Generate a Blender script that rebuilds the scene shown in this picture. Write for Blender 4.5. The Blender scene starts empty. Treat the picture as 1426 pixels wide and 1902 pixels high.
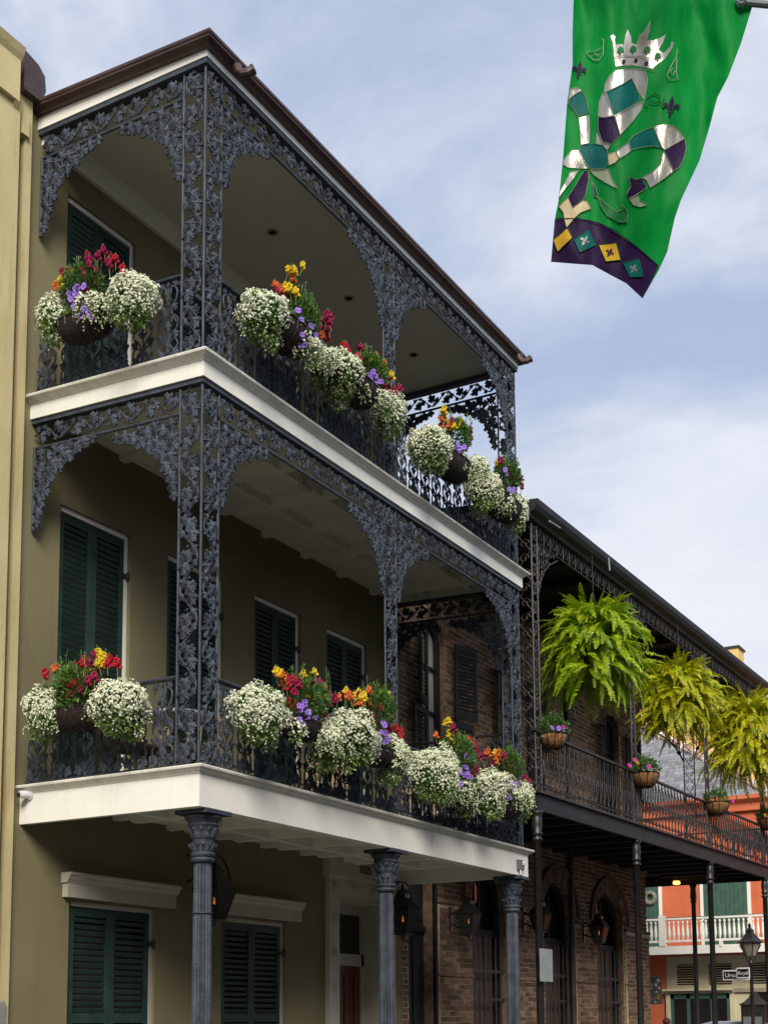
import bpy, math, random
from math import sin, cos, pi, sqrt, radians, atan2
from mathutils import Vector, Matrix, noise
from mathutils.geometry import delaunay_2d_cdt

sc = bpy.context.scene
COL = sc.collection

# ------------------------------------------------------------------ camera
CAMP = (7.133563657391574, -9.271966976469333, 1.6823254904938323)
YAW, PITCH, ROLL = 0.5169515464807906, 0.12152842784973905, -0.006541884182178149
FPX, PPX, PPY = 2506.204258593169, 716.4164816387429, 1589.4030177168158
_f = Vector((-sin(YAW) * cos(PITCH), cos(YAW) * cos(PITCH), sin(PITCH)))
_r0 = Vector((cos(YAW), sin(YAW), 0)); _u0 = _r0.cross(_f)
_r = _r0 * cos(ROLL) + _u0 * sin(ROLL)
_u = _u0 * cos(ROLL) - _r0 * sin(ROLL)
cam_d = bpy.data.cameras.new('camera'); cam = bpy.data.objects.new('camera', cam_d); COL.objects.link(cam)
m = Matrix(((_r.x, _u.x, -_f.x), (_r.y, _u.y, -_f.y), (_r.z, _u.z, -_f.z))).to_4x4()
m.translation = CAMP
cam.matrix_world = m
cam_d.sensor_fit = 'HORIZONTAL'; cam_d.sensor_width = 36.0
cam_d.lens = FPX / 1426 * 36
cam_d.shift_x = (713 - PPX) / 1426
cam_d.shift_y = (PPY - 951) / 1426
cam_d.clip_start = 0.1; cam_d.clip_end = 2000
sc.camera = cam
C0 = Vector(CAMP)


def ray(a, b):
    return _f + _r * ((a - PPX) / FPX) - _u * ((b - PPY) / FPX)


def atx(a, b, x):
    d = ray(a, b); return C0 + d * ((x - C0.x) / d.x)


def aty(a, b, y):
    d = ray(a, b); return C0 + d * ((y - C0.y) / d.y)


# ------------------------------------------------------------------ world, sun, exposure
SUN_EL, SUN_AZ = radians(35), radians(-55)   # direction to the sun, azimuth measured from +X towards +Y
world = bpy.data.worlds.new('World'); sc.world = world; world.use_nodes = True
nt = world.node_tree; nt.nodes.clear()
N = nt.nodes.new; L = nt.links.new
out = N('ShaderNodeOutputWorld'); bg = N('ShaderNodeBackground'); L(bg.outputs[0], out.inputs[0])
sky = N('ShaderNodeTexSky'); sky.sky_type = 'NISHITA'; sky.sun_disc = False
sky.sun_elevation = SUN_EL; sky.sun_rotation = pi / 2 - SUN_AZ
sky.air_density = 1.0; sky.dust_density = 2.0; sky.ozone_density = 1.5
tc = N('ShaderNodeTexCoord')
mp = N('ShaderNodeMapping'); mp.inputs['Scale'].default_value = (1.0, 1.0, 1.9); mp.inputs['Location'].default_value = (3.7, 0.4, 1.5)
L(tc.outputs['Generated'], mp.inputs[0])
n1 = N('ShaderNodeTexNoise'); n1.inputs['Scale'].default_value = 2.6; n1.inputs['Detail'].default_value = 9; n1.inputs['Roughness'].default_value = .56
n1.inputs['Distortion'].default_value = .25
L(mp.outputs[0], n1.inputs['Vector'])
cr = N('ShaderNodeValToRGB'); cr.color_ramp.elements[0].position = .40; cr.color_ramp.elements[1].position = .62
cr.color_ramp.interpolation = 'EASE'
cr.color_ramp.elements[0].color = (.16, .16, .16, 1); cr.color_ramp.elements[1].color = (1, 1, 1, 1)
L(n1.outputs[0], cr.inputs[0])
n2 = N('ShaderNodeTexNoise'); n2.inputs['Scale'].default_value = 6.5; n2.inputs['Detail'].default_value = 9; n2.inputs['Roughness'].default_value = .62
L(mp.outputs[0], n2.inputs['Vector'])
cc = N('ShaderNodeMix'); cc.data_type = 'RGBA'
cc.inputs[6].default_value = (4.6, 5.0, 6.1, 1); cc.inputs[7].default_value = (7.4, 7.55, 8.0, 1)
L(n2.outputs[0], cc.inputs[0])
hz = N('ShaderNodeMix'); hz.data_type = 'RGBA'      # sky blue, veiled by thin high cloud
hz.inputs[0].default_value = .72; L(sky.outputs[0], hz.inputs[6]); hz.inputs[7].default_value = (3.3, 4.15, 6.0, 1)
mx = N('ShaderNodeMix'); mx.data_type = 'RGBA'
L(cr.outputs[0], mx.inputs[0]); L(hz.outputs[2], mx.inputs[6]); L(cc.outputs[2], mx.inputs[7])
L(mx.outputs[2], bg.inputs[0]); bg.inputs[1].default_value = .078
sl = bpy.data.lights.new('sun', 'SUN'); sun = bpy.data.objects.new('sun', sl); COL.objects.link(sun)
sl.energy = 2.55; sl.angle = radians(26); sl.color = (1, .94, .84)
sd = Vector((cos(SUN_EL) * cos(SUN_AZ), cos(SUN_EL) * sin(SUN_AZ), sin(SUN_EL)))
sun.rotation_euler = sd.to_track_quat('Z', 'Y').to_euler(); sun.location = (20, -20, 30)
sc.view_settings.view_transform = 'Standard'; sc.view_settings.look = 'None'
sc.view_settings.gamma = 1; sc.view_settings.use_curve_mapping = False
sc.view_settings.exposure = 0.75
sc.render.engine = 'CYCLES'
sc.cycles.max_bounces = 5; sc.cycles.diffuse_bounces = 3; sc.cycles.glossy_bounces = 2
sc.cycles.transmission_bounces = 3; sc.cycles.transparent_max_bounces = 6
sc.cycles.use_denoising = True
sc.cycles.use_adaptive_sampling = True


# ------------------------------------------------------------------ materials
def mat(name, c1, c2=None, scale=4.0, rough=.6, bump=0.0, bscale=None, rand=0.0, metal=0.0, spec=.5, streak=0.0,
        streak_col=(.1, .09, .07), transl=None, detail=5, emit=None, stretch=(1, 1, 1), ramp=(.35, .68)):
    m = bpy.data.materials.new(name); m.use_nodes = True
    t = m.node_tree; b = t.nodes['Principled BSDF']; nn = t.nodes.new; ll = t.links.new
    c2 = c2 or c1
    tc = nn('ShaderNodeTexCoord'); mp = nn('ShaderNodeMapping'); mp.inputs['Scale'].default_value = stretch
    ge = nn('ShaderNodeNewGeometry')
    ll(ge.outputs['Position'], mp.inputs[0])
    no = nn('ShaderNodeTexNoise'); no.inputs['Scale'].default_value = scale; no.inputs['Detail'].default_value = detail
    ll(mp.outputs[0], no.inputs['Vector'])
    r = nn('ShaderNodeValToRGB'); r.color_ramp.elements[0].position = ramp[0]; r.color_ramp.elements[1].position = ramp[1]
    r.color_ramp.elements[0].color = (*c1, 1); r.color_ramp.elements[1].color = (*c2, 1)
    ll(no.outputs[0], r.inputs[0]); col = r.outputs[0]
    if streak > 0:
        m2 = nn('ShaderNodeMapping'); m2.inputs['Scale'].default_value = (7, 7, .55); ll(ge.outputs['Position'], m2.inputs[0])
        n2 = nn('ShaderNodeTexNoise'); n2.inputs['Scale'].default_value = 1.6; n2.inputs['Detail'].default_value = 7; n2.inputs['Roughness'].default_value = .65
        ll(m2.outputs[0], n2.inputs['Vector'])
        r2 = nn('ShaderNodeValToRGB'); r2.color_ramp.elements[0].position = .52; r2.color_ramp.elements[1].position = .8
        r2.color_ramp.elements[1].color = (streak,) * 3 + (1,)
        r2.color_ramp.elements[0].color = (0, 0, 0, 1)
        ll(n2.outputs[0], r2.inputs[0])
        mx = nn('ShaderNodeMix'); mx.data_type = 'RGBA'; ll(r2.outputs[0], mx.inputs[0]); ll(col, mx.inputs[6]); mx.inputs[7].default_value = (*streak_col, 1)
        col = mx.outputs[2]
    if rand > 0:
        oi = nn('ShaderNodeObjectInfo')
        ad = nn('ShaderNodeMath'); ad.operation = 'ADD'; ll(ge.outputs['Random Per Island'], ad.inputs[0]); ll(oi.outputs['Random'], ad.inputs[1])
        fr = nn('ShaderNodeMath'); fr.operation = 'FRACT'; ll(ad.outputs[0], fr.inputs[0])
        mr = nn('ShaderNodeMapRange'); mr.inputs['To Min'].default_value = 1 - rand; mr.inputs['To Max'].default_value = 1 + rand * .8
        ll(fr.outputs[0], mr.inputs[0])
        ml = nn('ShaderNodeVectorMath'); ml.operation = 'SCALE'; ll(col, ml.inputs[0]); ll(mr.outputs[0], ml.inputs['Scale'])
        col = ml.outputs[0]
    ll(col, b.inputs['Base Color'])
    b.inputs['Roughness'].default_value = rough; b.inputs['Metallic'].default_value = metal
    b.inputs['Specular IOR Level'].default_value = spec
    if bump > 0:
        nb = nn('ShaderNodeTexNoise'); nb.inputs['Scale'].default_value = bscale or scale * 6; nb.inputs['Detail'].default_value = 6
        ll(mp.outputs[0], nb.inputs['Vector'])
        bu = nn('ShaderNodeBump'); bu.inputs['Strength'].default_value = bump; bu.inputs['Distance'].default_value = .02
        ll(nb.outputs[0], bu.inputs['Height']); ll(bu.outputs[0], b.inputs['Normal'])
    if emit:
        b.inputs['Emission Color'].default_value = (*emit[0], 1); b.inputs['Emission Strength'].default_value = emit[1]
    if transl:
        tr = nn('ShaderNodeBsdfTranslucent'); ll(col, tr.inputs[0])
        ms = nn('ShaderNodeMixShader'); ms.inputs[0].default_value = transl
        ll(b.outputs[0], ms.inputs[1]); ll(tr.outputs[0], ms.inputs[2])
        ll(ms.outputs[0], t.nodes['Material Output'].inputs[0])
    return m


M = {}
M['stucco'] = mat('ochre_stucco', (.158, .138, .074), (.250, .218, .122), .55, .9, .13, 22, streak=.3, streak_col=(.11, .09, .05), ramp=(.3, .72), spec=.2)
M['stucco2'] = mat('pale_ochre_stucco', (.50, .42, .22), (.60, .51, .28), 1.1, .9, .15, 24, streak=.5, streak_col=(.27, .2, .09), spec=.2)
M['white'] = mat('aged_white_paint', (.76, .74, .66), (.82, .80, .72), 1.6, .55, .12, 18, streak=.25, streak_col=(.48, .44, .36))
M['cornice'] = mat('weathered_cornice_paint', (.66, .63, .55), (.78, .75, .66), 7, .6, .3, 50, streak=.45, streak_col=(.30, .28, .23))
M['trim'] = mat('cream_trim', (.40, .375, .30), (.48, .45, .37), 3, .6, .1, 20)
M['deck'] = mat('dark_deck_boards', (.06, .05, .04), (.11, .095, .075), 5, .8, .2, 30)
M['ceil'] = mat('beige_ceiling_paint', (.74, .73, .60), (.80, .79, .66), 1.5, .7, .06, 10)
M['iron'] = mat('blue_grey_cast_iron', (.020, .025, .036), (.052, .065, .088), 9, .58, .35, 60, rand=.18, spec=.55, ramp=(.3, .75))
M['ironv'] = mat('blue_grey_vine_casting', (.020, .025, .036), (.068, .083, .110), 14, .6, .5, 60, rand=.35, spec=.4, ramp=(.3, .75))
M['black'] = mat('black_iron', (.010, .010, .011), (.024, .022, .022), 8, .4, .2, 60, spec=.5)
M['rust'] = mat('brown_black_iron', (.012, .011, .011), (.034, .028, .025), 6, .5, .3, 60, rand=.2)
M['blackpaint'] = mat('black_fascia_paint', (.013, .015, .017), (.024, .027, .030), 3, .6, .15, 20, spec=.25, streak=.3, streak_col=(.05, .055, .05))
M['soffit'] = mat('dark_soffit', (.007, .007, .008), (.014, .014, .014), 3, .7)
M['green'] = mat('dark_green_paint', (.013, .031, .025), (.024, .050, .041), 5, .5, .12, 40, streak=.25, streak_col=(.03, .045, .036), spec=.3)
M['maroon'] = mat('maroon_metal', (.042, .021, .019), (.075, .036, .032), 4, .4, .1, 15, spec=.5)
M['glass'] = mat('dark_glass', (.006, .007, .009), (.012, .013, .015), 2, .06, spec=.9)
M['dark'] = mat('dark_interior', (.006, .005, .004), (.01, .008, .006), 2, .9)
M['wooddoor'] = mat('red_brown_door', (.075, .020, .010), (.12, .035, .017), 12, .35, stretch=(1, 1, .1))
M['curtain'] = mat('pale_curtain', (.34, .33, .29), (.5, .48, .43), 9, .9, stretch=(1, 6, .1))
M['woodpanel'] = mat('brown_panel', (.08, .045, .03), (.12, .07, .045), 7, .6, stretch=(1, 4, .3))
M['brick'] = mat('old_red_brick', (.13, .078, .052), (.26, .165, .112), 14, .9, .5, 60, rand=.5, spec=.2)
M['mortar'] = mat('lime_mortar', (.42, .33, .21), (.56, .45, .30), 9, .95, .4, 60, spec=.1)
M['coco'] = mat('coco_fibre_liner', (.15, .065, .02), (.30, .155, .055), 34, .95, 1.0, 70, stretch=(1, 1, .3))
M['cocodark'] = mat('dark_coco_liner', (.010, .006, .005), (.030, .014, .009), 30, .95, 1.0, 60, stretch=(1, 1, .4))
M['leaf'] = mat('planter_leaf', (.05, .12, .018), (.11, .22, .035), 14, .5, rand=.45, transl=.3)
M['alyssum'] = mat('white_alyssum_flower', (.72, .74, .54), (.86, .87, .68), 22, .7, rand=.25, transl=.25)
M['alyleaf'] = mat('alyssum_green', (.10, .17, .035), (.20, .29, .07), 14, .6, rand=.4, transl=.3)
M['red'] = mat('red_snapdragon', (.50, .010, .035), (.62, .02, .05), 20, .5, rand=.35, transl=.25)
M['magenta'] = mat('magenta_snapdragon', (.34, .008, .07), (.48, .015, .11), 20, .5, rand=.35, transl=.25)
M['yellow'] = mat('yellow_snapdragon', (.80, .60, .02), (.88, .70, .05), 20, .5, rand=.2, transl=.25)
M['orange'] = mat('orange_snapdragon', (.75, .14, .03), (.82, .26, .05), 20, .5, rand=.25, transl=.25)
M['purple'] = mat('purple_petunia', (.28, .13, .62), (.42, .24, .80), 40, .5, rand=.2, transl=.25)
M['pink'] = mat('pink_petunia', (.62, .02, .26), (.72, .05, .36), 40, .5, rand=.2, transl=.25)
M['stem'] = mat('green_stem', (.07, .14, .03), (.12, .2, .05), 9, .6)
M['fern'] = mat('fern_frond', (.19, .34, .006), (.46, .56, .012), 5, .5, rand=.35, transl=.42, ramp=(.38, .64))
M['fern2'] = mat('fern_frond_yellow', (.34, .40, .006), (.66, .62, .015), 5, .5, rand=.35, transl=.42, ramp=(.36, .62))
M['asphalt'] = mat('street_asphalt', (.04, .04, .042), (.06, .06, .06), 3, .9, .3, 80)
M['concrete'] = mat('sidewalk_concrete', (.18, .17, .155), (.26, .25, .22), 2, .9, .2, 40)
M['redwall'] = mat('orange_red_stucco', (.52, .115, .045), (.62, .155, .065), 1.6, .85, .2, 20, streak=.3, streak_col=(.36, .08, .04))
M['slate'] = mat('grey_slate', (.155, .16, .175), (.24, .245, .26), 6, .6, .2, 40, rand=.25)
M['ridge'] = mat('terracotta_ridge', (.36, .22, .17), (.45, .30, .24), 8, .8, rand=.2)
M['yellowwall'] = mat('yellow_stucco', (.62, .44, .15), (.72, .52, .2), 2, .85)
M['greendoor'] = mat('green_plank_shutter', (.035, .085, .062), (.052, .115, .085), 5, .5, .1, 30)
M['cream'] = mat('cream_shopfront', (.50, .44, .29), (.60, .53, .37), 3, .6)
M['flame'] = mat('gas_flame', (1, .35, .05), (1, .35, .05), 1, .5, emit=((1, .32, .05), 2.2))
M['lampglow'] = mat('warm_lamp', (1, .6, .1), (1, .6, .1), 1, .5, emit=((1, .55, .08), 4))
M['lglass'] = mat('lantern_glass', (.05, .045, .04), (.09, .08, .065), 3, .12, spec=.8)
M['fglass'] = mat('frosted_lantern_glass', (.18, .17, .13), (.28, .26, .2), 3, .2)
M['steel'] = mat('brushed_sign_back', (.22, .25, .25), (.28, .32, .31), 4, .5)
M['wicker'] = mat('tan_wicker', (.20, .145, .085), (.30, .22, .13), 25, .8, .4, 90)
M['plastic'] = mat('white_plastic', (.6, .6, .58), (.66, .66, .64), 3, .35)
M['signblack'] = mat('sign_black', (.01, .01, .012), None, 3, .4)
M['signwhite'] = mat('sign_white', (.75, .75, .73), None, 3, .5)
M['grey'] = mat('grey_metal_plate', (.11, .12, .13), (.17, .18, .19), 5, .5)
M['silver'] = mat('silver_car_paint', (.5, .52, .55), None, 3, .25, metal=.4)
M['tyre'] = mat('tyre_rubber', (.015, .015, .015), None, 3, .8)
M['skin'] = mat('skin', (.45, .25, .17), None, 3, .6)
M['hair'] = mat('brown_hair', (.07, .03, .018), (.12, .055, .03), 30, .6, stretch=(1, 1, .3))
M['cloth'] = mat('navy_shirt', (.03, .04, .08), None, 3, .8)
M['jeans'] = mat('jeans', (.05, .07, .12), None, 3, .8)
M['house'] = mat('far_roof', (.02, .02, .021), (.035, .034, .033), 4, .9)


def fabric(name, c, tr=.3, rough=.45):
    k = .50 if c[0] > .5 and c[2] > .3 else .72
    d = tuple(x * k for x in c)
    return mat(name, d, c, 9.0 if k == .5 else 5.0, max(rough, .6), .8, 11, transl=tr, spec=.18, stretch=(1, 1, .35))


M['f_green'] = fabric('green_satin', (.0, .30, .045), .4)
M['f_purple'] = fabric('purple_satin', (.024, .006, .052), .2)
M['f_teal'] = fabric('teal_satin', (.0, .135, .12), .25)
M['f_silver'] = fabric('silver_lame', (.62, .58, .52), .15, .35)
for _n in ('f_silver',):
    _b = M[_n].node_tree.nodes['Principled BSDF']; _b.inputs['Metallic'].default_value = .65; _b.inputs['Roughness'].default_value = .38
M['f_gold'] = fabric('gold_satin', (.80, .48, .03), .25)
M['f_cream'] = fabric('pale_gold_lame', (.75, .60, .36), .15, .35)
M['f_thread'] = fabric('silver_thread', (.30, .36, .24), .1)
M['f_dkgreen'] = fabric('dark_green_thread', (.01, .16, .04), .1)


# ------------------------------------------------------------------ mesh builder
class MB:
    def __init__(s): s.v = []; s.f = []; s.mi = []; s.cur = 0

    def add(s, vs, fs):
        o = len(s.v); s.v += [tuple(v) for v in vs]
        for f in fs: s.f.append(tuple(i + o for i in f)); s.mi.append(s.cur)

    def box(s, x0, x1, y0, y1, z0, z1):
        s.add([(x0, y0, z0), (x1, y0, z0), (x1, y1, z0), (x0, y1, z0), (x0, y0, z1), (x1, y0, z1), (x1, y1, z1), (x0, y1, z1)],
              [(0, 3, 2, 1), (4, 5, 6, 7), (0, 1, 5, 4), (1, 2, 6, 5), (2, 3, 7, 6), (3, 0, 4, 7)])
        return s

    def prism(s, prof, axis, a0, a1):
        """closed profile [(p,q)] extruded along axis: 'x' -> (y,z), 'y' -> (x,z), 'z' -> (x,y)"""
        def P(p, q, a): return {'x': (a, p, q), 'y': (p, a, q), 'z': (p, q, a)}[axis]
        n = len(prof)
        s.add([P(p, q, a0) for p, q in prof] + [P(p, q, a1) for p, q in prof],
              [(i, (i + 1) % n, n + (i + 1) % n, n + i) for i in range(n)] + [tuple(range(n))[::-1], tuple(range(n, 2 * n))])
        return s

    def tube(s, pts, r, n=6, cap=True, r2=None):
        pts = [Vector(p) for p in pts]; k = len(pts); vs = []; up = None
        for i, p in enumerate(pts):
            t = (pts[min(i + 1, k - 1)] - pts[max(i - 1, 0)])
            if t.length < 1e-9: t = Vector((0, 0, 1))
            t.normalize()
            if up is None:
                up = Vector((0, 0, 1)) if abs(t.z) < .9 else Vector((1, 0, 0))
            a = t.cross(up)
            if a.length < 1e-4: a = t.cross(Vector((1, .3, 0)))
            a.normalize(); b = a.cross(t); up = b
            rr = r if r2 is None else r + (r2 - r) * i / (k - 1)
            for j in range(n):
                w = 2 * pi * j / n; vs.append(p + a * (cos(w) * rr) + b * (sin(w) * rr))
        fs = [(i * n + j, i * n + (j + 1) % n, (i + 1) * n + (j + 1) % n, (i + 1) * n + j) for i in range(k - 1) for j in range(n)]
        if cap: fs += [tuple(range(n))[::-1], tuple(range((k - 1) * n, k * n))]
        s.add(vs, fs); return s

    def lathe(s, prof, cx, cy, n=20, flute=0, fdepth=0, z_fl=None):
        vs = []
        for r, z in prof:
            for j in range(n):
                w = 2 * pi * j / n
                rr = r
                if flute and z_fl and z_fl[0] <= z <= z_fl[1] and j % 2: rr = r * (1 - fdepth)
                vs.append((cx + cos(w) * rr, cy + sin(w) * rr, z))
        k = len(prof)
        s.add(vs, [(i * n + j, i * n + (j + 1) % n, (i + 1) * n + (j + 1) % n, (i + 1) * n + j) for i in range(k - 1) for j in range(n)]
              + [tuple(range(n))[::-1], tuple(range((k - 1) * n, k * n))])
        return s

    def ball(s, c, r, n=6, k=4, sq=(1, 1, 1)):
        c = Vector(c); vs = [c + Vector((0, 0, r * sq[2]))]
        for i in range(1, k):
            th = pi * i / k
            for j in range(n):
                w = 2 * pi * j / n + i * .5
                vs.append(c + Vector((sin(th) * cos(w) * r * sq[0], sin(th) * sin(w) * r * sq[1], cos(th) * r * sq[2])))
        vs.append(c - Vector((0, 0, r * sq[2])))
        fs = [(0, 1 + j, 1 + (j + 1) % n) for j in range(n)]
        for i in range(k - 2):
            for j in range(n):
                a = 1 + i * n + j; b = 1 + i * n + (j + 1) % n
                fs.append((a, a + n, b + n, b))
        e = len(vs) - 1; o = 1 + (k - 2) * n
        fs += [(e, o + (j + 1) % n, o + j) for j in range(n)]
        s.add(vs, fs); return s

    def shear(s, k):
        s.v = [(x, y, z + k * max(0, -x)) for x, y, z in s.v]; return s

    def rake(s, k, y0):
        s.v = [(x, y, z + k * (y - y0)) for x, y, z in s.v]; return s

    def mesh(s, name, mats, smooth=False):
        me = bpy.data.meshes.new(name); me.from_pydata(s.v, [], s.f)
        for mt in (mats if isinstance(mats, (list, tuple)) else [mats]): me.materials.append(M[mt] if isinstance(mt, str) else mt)
        if max(s.mi, default=0) > 0: me.polygons.foreach_set('material_index', s.mi)
        if smooth: me.polygons.foreach_set('use_smooth', [True] * len(me.polygons))
        me.update(); return me


W = {}
MAPS = {}


def link(o, parent, mw):
    COL.objects.link(o)
    if parent is not None:
        o.parent = parent; o.matrix_parent_inverse = W[parent.name].inverted()
    o.matrix_basis = mw; W[o.name] = mw.copy()
    return o


def thing(name, label, cat, loc=(0, 0, 0), group=None):
    o = bpy.data.objects.new(name, None); o.empty_display_size = .1
    link(o, None, Matrix.Translation(loc)); o['label'] = label; o['category'] = cat
    if group: o['group'] = group
    return o


def part(name, mb, mats, parent, mw=None, smooth=False, kind=None, bevel=0, label=None):
    me = mb.mesh(name, mats, smooth) if isinstance(mb, MB) else mb
    o = bpy.data.objects.new(name, me)
    link(o, parent, mw if mw is not None else Matrix.Identity(4))
    if bevel:
        b = o.modifiers.new('bevel', 'BEVEL'); b.width = bevel; b.segments = 1; b.limit_method = 'ANGLE'
    if kind: o['kind'] = kind
    if label: o['label'] = label
    return o


def struct(name, mb, mats, **k):
    return part(name, mb, mats, None, kind='structure', **k)


def single(name, mb, mats, label, cat, group=None, **k):
    o = part(name, mb, mats, None, **k); o['label'] = label; o['category'] = cat
    if group: o['group'] = group
    return o


T = Matrix.Translation
RZ = lambda a: Matrix.Rotation(a, 4, 'Z')

# ------------------------------------------------------------------ dimensions
D = 2.125; LEN = 7.08
S1B, S1T, S2B, S2T = 3.543, 3.894, 7.491, 7.70
FB, RT = 10.635, 10.793
SH = .036          # upper galleries fall slightly towards the street

# ------------------------------------------------------------------ ground
g = MB(); g.box(-400, 400, -300, 500, -.5, 0); struct('ground', g, 'asphalt')
g = MB(); g.box(-D - .2, 1.0, -30, 21.2, .004, .14); struct('sidewalk', g, 'concrete')
g = MB(); g.box(-20, 1.0, 26.2, 40, .004, .14); g.cur = 0; struct('far_sidewalk', g, 'concrete')
g = MB()
for i in range(-3, 16): g.box(4.6, 4.7, i * 3, i * 3 + 1.6, .004, .008)
struct('lane_marking', g, 'signwhite')


# ------------------------------------------------------------------ walls with openings (plane x = const, facing +X)
def holewall(x, y0, y1, z0, z1, ops, depth=.14, revmb=None):
    """ops: (ya, yb, zb, zspring, rise): opening with flat (rise 0) or arched head"""
    mb = MB()
    ys = {y0, y1}
    for ya, yb, zb, zs, ri in ops:
        ys |= {ya, yb}
        if ri > 0:
            for k in range(1, 16): ys.add(ya + (yb - ya) * k / 16)
    ys = sorted(ys)

    def top(o, y):
        ya, yb, zb, zs, ri = o
        if ri <= 0: return zs
        t = (2 * (y - ya) / (yb - ya) - 1); return zs + ri * sqrt(max(0, 1 - t * t))
    for a, b in zip(ys[:-1], ys[1:]):
        mid = (a + b) / 2
        cuts = sorted([o for o in ops if o[0] < mid < o[1]], key=lambda o: o[2])
        za, zb_ = z0, z0
        for o in cuts:
            mb.add([(x, a, za), (x, b, zb_), (x, b, o[2]), (x, a, o[2])], [(0, 1, 2, 3)])
            ta, tb = top(o, a), top(o, b)
            mb.cur = 1; mb.add([(x, a, ta), (x, b, tb), (x - depth, b, tb), (x - depth, a, ta)], [(0, 1, 2, 3)]); mb.cur = 0
            za, zb_ = ta, tb
        mb.add([(x, a, za), (x, b, zb_), (x, b, z1), (x, a, z1)], [(0, 1, 2, 3)])
    mb.cur = 1
    for ya, yb, zb, zs, ri in ops:
        mb.add([(x, ya, zb), (x, ya, zs), (x - depth, ya, zs), (x - depth, ya, zb)], [(0, 1, 2, 3)])
        mb.add([(x, yb, zb), (x, yb, zs), (x - depth, yb, zs), (x - depth, yb, zb)], [(3, 2, 1, 0)])
        mb.add([(x, ya, zb), (x, yb, zb), (x - depth, yb, zb), (x - depth, ya, zb)], [(3, 2, 1, 0)])
    mb.cur = 0
    return mb


# ================================================================== BEIGE HOUSE
house = thing('stucco_townhouse', 'ochre stucco townhouse with dark green louvred shutters behind the iron gallery', 'house', (-D, 0, 0))
WIN = [(.452, 1.53), (2.15, 3.20), (3.82, 4.85), (5.47, 6.52)]
ops = []
for a, b in WIN:
    ops.append((a, b, 3.92, 6.86, 0)); ops.append((a, b, 7.78, 10.20, 0))
ops += [(.70, 2.02, .5, 2.87, 0), (3.20, 4.50, .5, 2.87, 0), (5.62, 6.95, .0, 3.30, 0)]
wl = holewall(-D, -3.0, 7.45, 0, 10.9, ops, .13)
wl.box(-D - 1.1, -D - .9, -3.0, 7.44, 0, 10.89)
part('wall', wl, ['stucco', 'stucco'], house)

slatmesh = {}
NSL = [0]


def shutter_leaf(parent, y0, y1, z0, z1, x, mids, single_slats, matn='green', th=.035, step=.062, xax=None, slatmat=None):
    """louvred leaf in the plane x, stiles and rails then sloping slats. xax: matrix to place elsewhere"""
    fr = .062; mb = MB(); A = x
    mb.box(A, A + th, y0, y0 + fr, z0, z1); mb.box(A, A + th, y1 - fr, y1, z0, z1)
    zs = [z0] + list(mids) + [z1]
    rails = [(z0, z0 + .13)] + [(z - .05, z + .05) for z in mids] + [(z1 - .09, z1)]
    for a, b in rails: mb.box(A + .001, A + th - .002, y0 + fr, y1 - fr, a, b)
    lf = part('shutter', mb, matn, parent, xax)
    w = y1 - y0 - 2 * fr
    key = (round(w, 3), matn)
    if key not in slatmesh:
        s = MB(); s.prism([(.010, -.021), (.016, -.023), (.031, .013), (.025, .017)], 'y', 0, w)
        slatmesh[key] = s.mesh('slat', slatmat or matn)
    rest = MB()
    for k in range(len(rails) - 1):
        a, b = rails[k][1], rails[k + 1][0]
        n = max(1, int(round((b - a) / step))); st = (b - a) / n
        for i in range(n):
            z = a + st * (i + .5)
            if single_slats and NSL[0] < 296:
                NSL[0] += 1
                mw = T((A, y0 + fr, z)); part('slat', slatmesh[key], None, lf, (xax @ mw) if xax else mw)
            else:
                rest.prism([(A + .010, z - .021), (A + .016, z - .023), (A + .031, z + .013), (A + .025, z + .017)], 'y', y0 + fr, y1 - fr)
    if rest.v: part('slats', rest, slatmat or matn, lf, xax, kind='stuff')
    # dark room seen through the gaps
    return lf


def hinge(parent, x, y, z, m='black'):
    mb = MB(); mb.box(x, x + .03, y - .05, y + .05, z - .022, z + .022); mb.lathe([(.016, z - .045), (.022, z - .02), (.022, z + .02), (.016, z + .045)], x + .03, y + .03, 8)
    part('hinge', mb, m, parent)


for wi, (a, b) in enumerate(WIN):
    for lv, (zb, zt) in enumerate(((3.92, 6.86), (7.78, 10.20))):
        if lv == 1 and wi > 1: mm = False
        x = -D - .13
        mb = MB(); mb.box(x + .002, x + .06, a + .002, a + .045, zb, zt - .002); mb.box(x + .002, x + .085, b - .055, b - .002, zb, zt - .002); mb.box(x + .002, x + .10, a + .045, b - .055, zt - .05, zt - .003)
        part('window_frame', mb, 'white', house)
        bk = MB(); bk.box(x - .02 + .022, x + .02, a + .045, b - .055, zb, zt - .05); part('window_panel', bk, 'dark', house)
        ya, yb = a + .045, b - .055; mid = (ya + yb) / 2
        xs = x + .045
        sing = (lv == 0 and wi in (0, 2, 3)) or (lv == 1 and wi == 0)
        mids = [zb + (zt - zb) * .42] if lv == 0 else [zb + (zt - zb) * .46]
        shutter_leaf(house, ya, mid - .003, zb + .02, zt - .055, xs, mids, sing)
        shutter_leaf(house, mid + .003, yb, zb + .02, zt - .055, xs, mids, sing)
        hinge(house, xs + .03, yb + .01, zt - .45); hinge(house, xs + .03, yb + .01, zb + .5)

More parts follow.
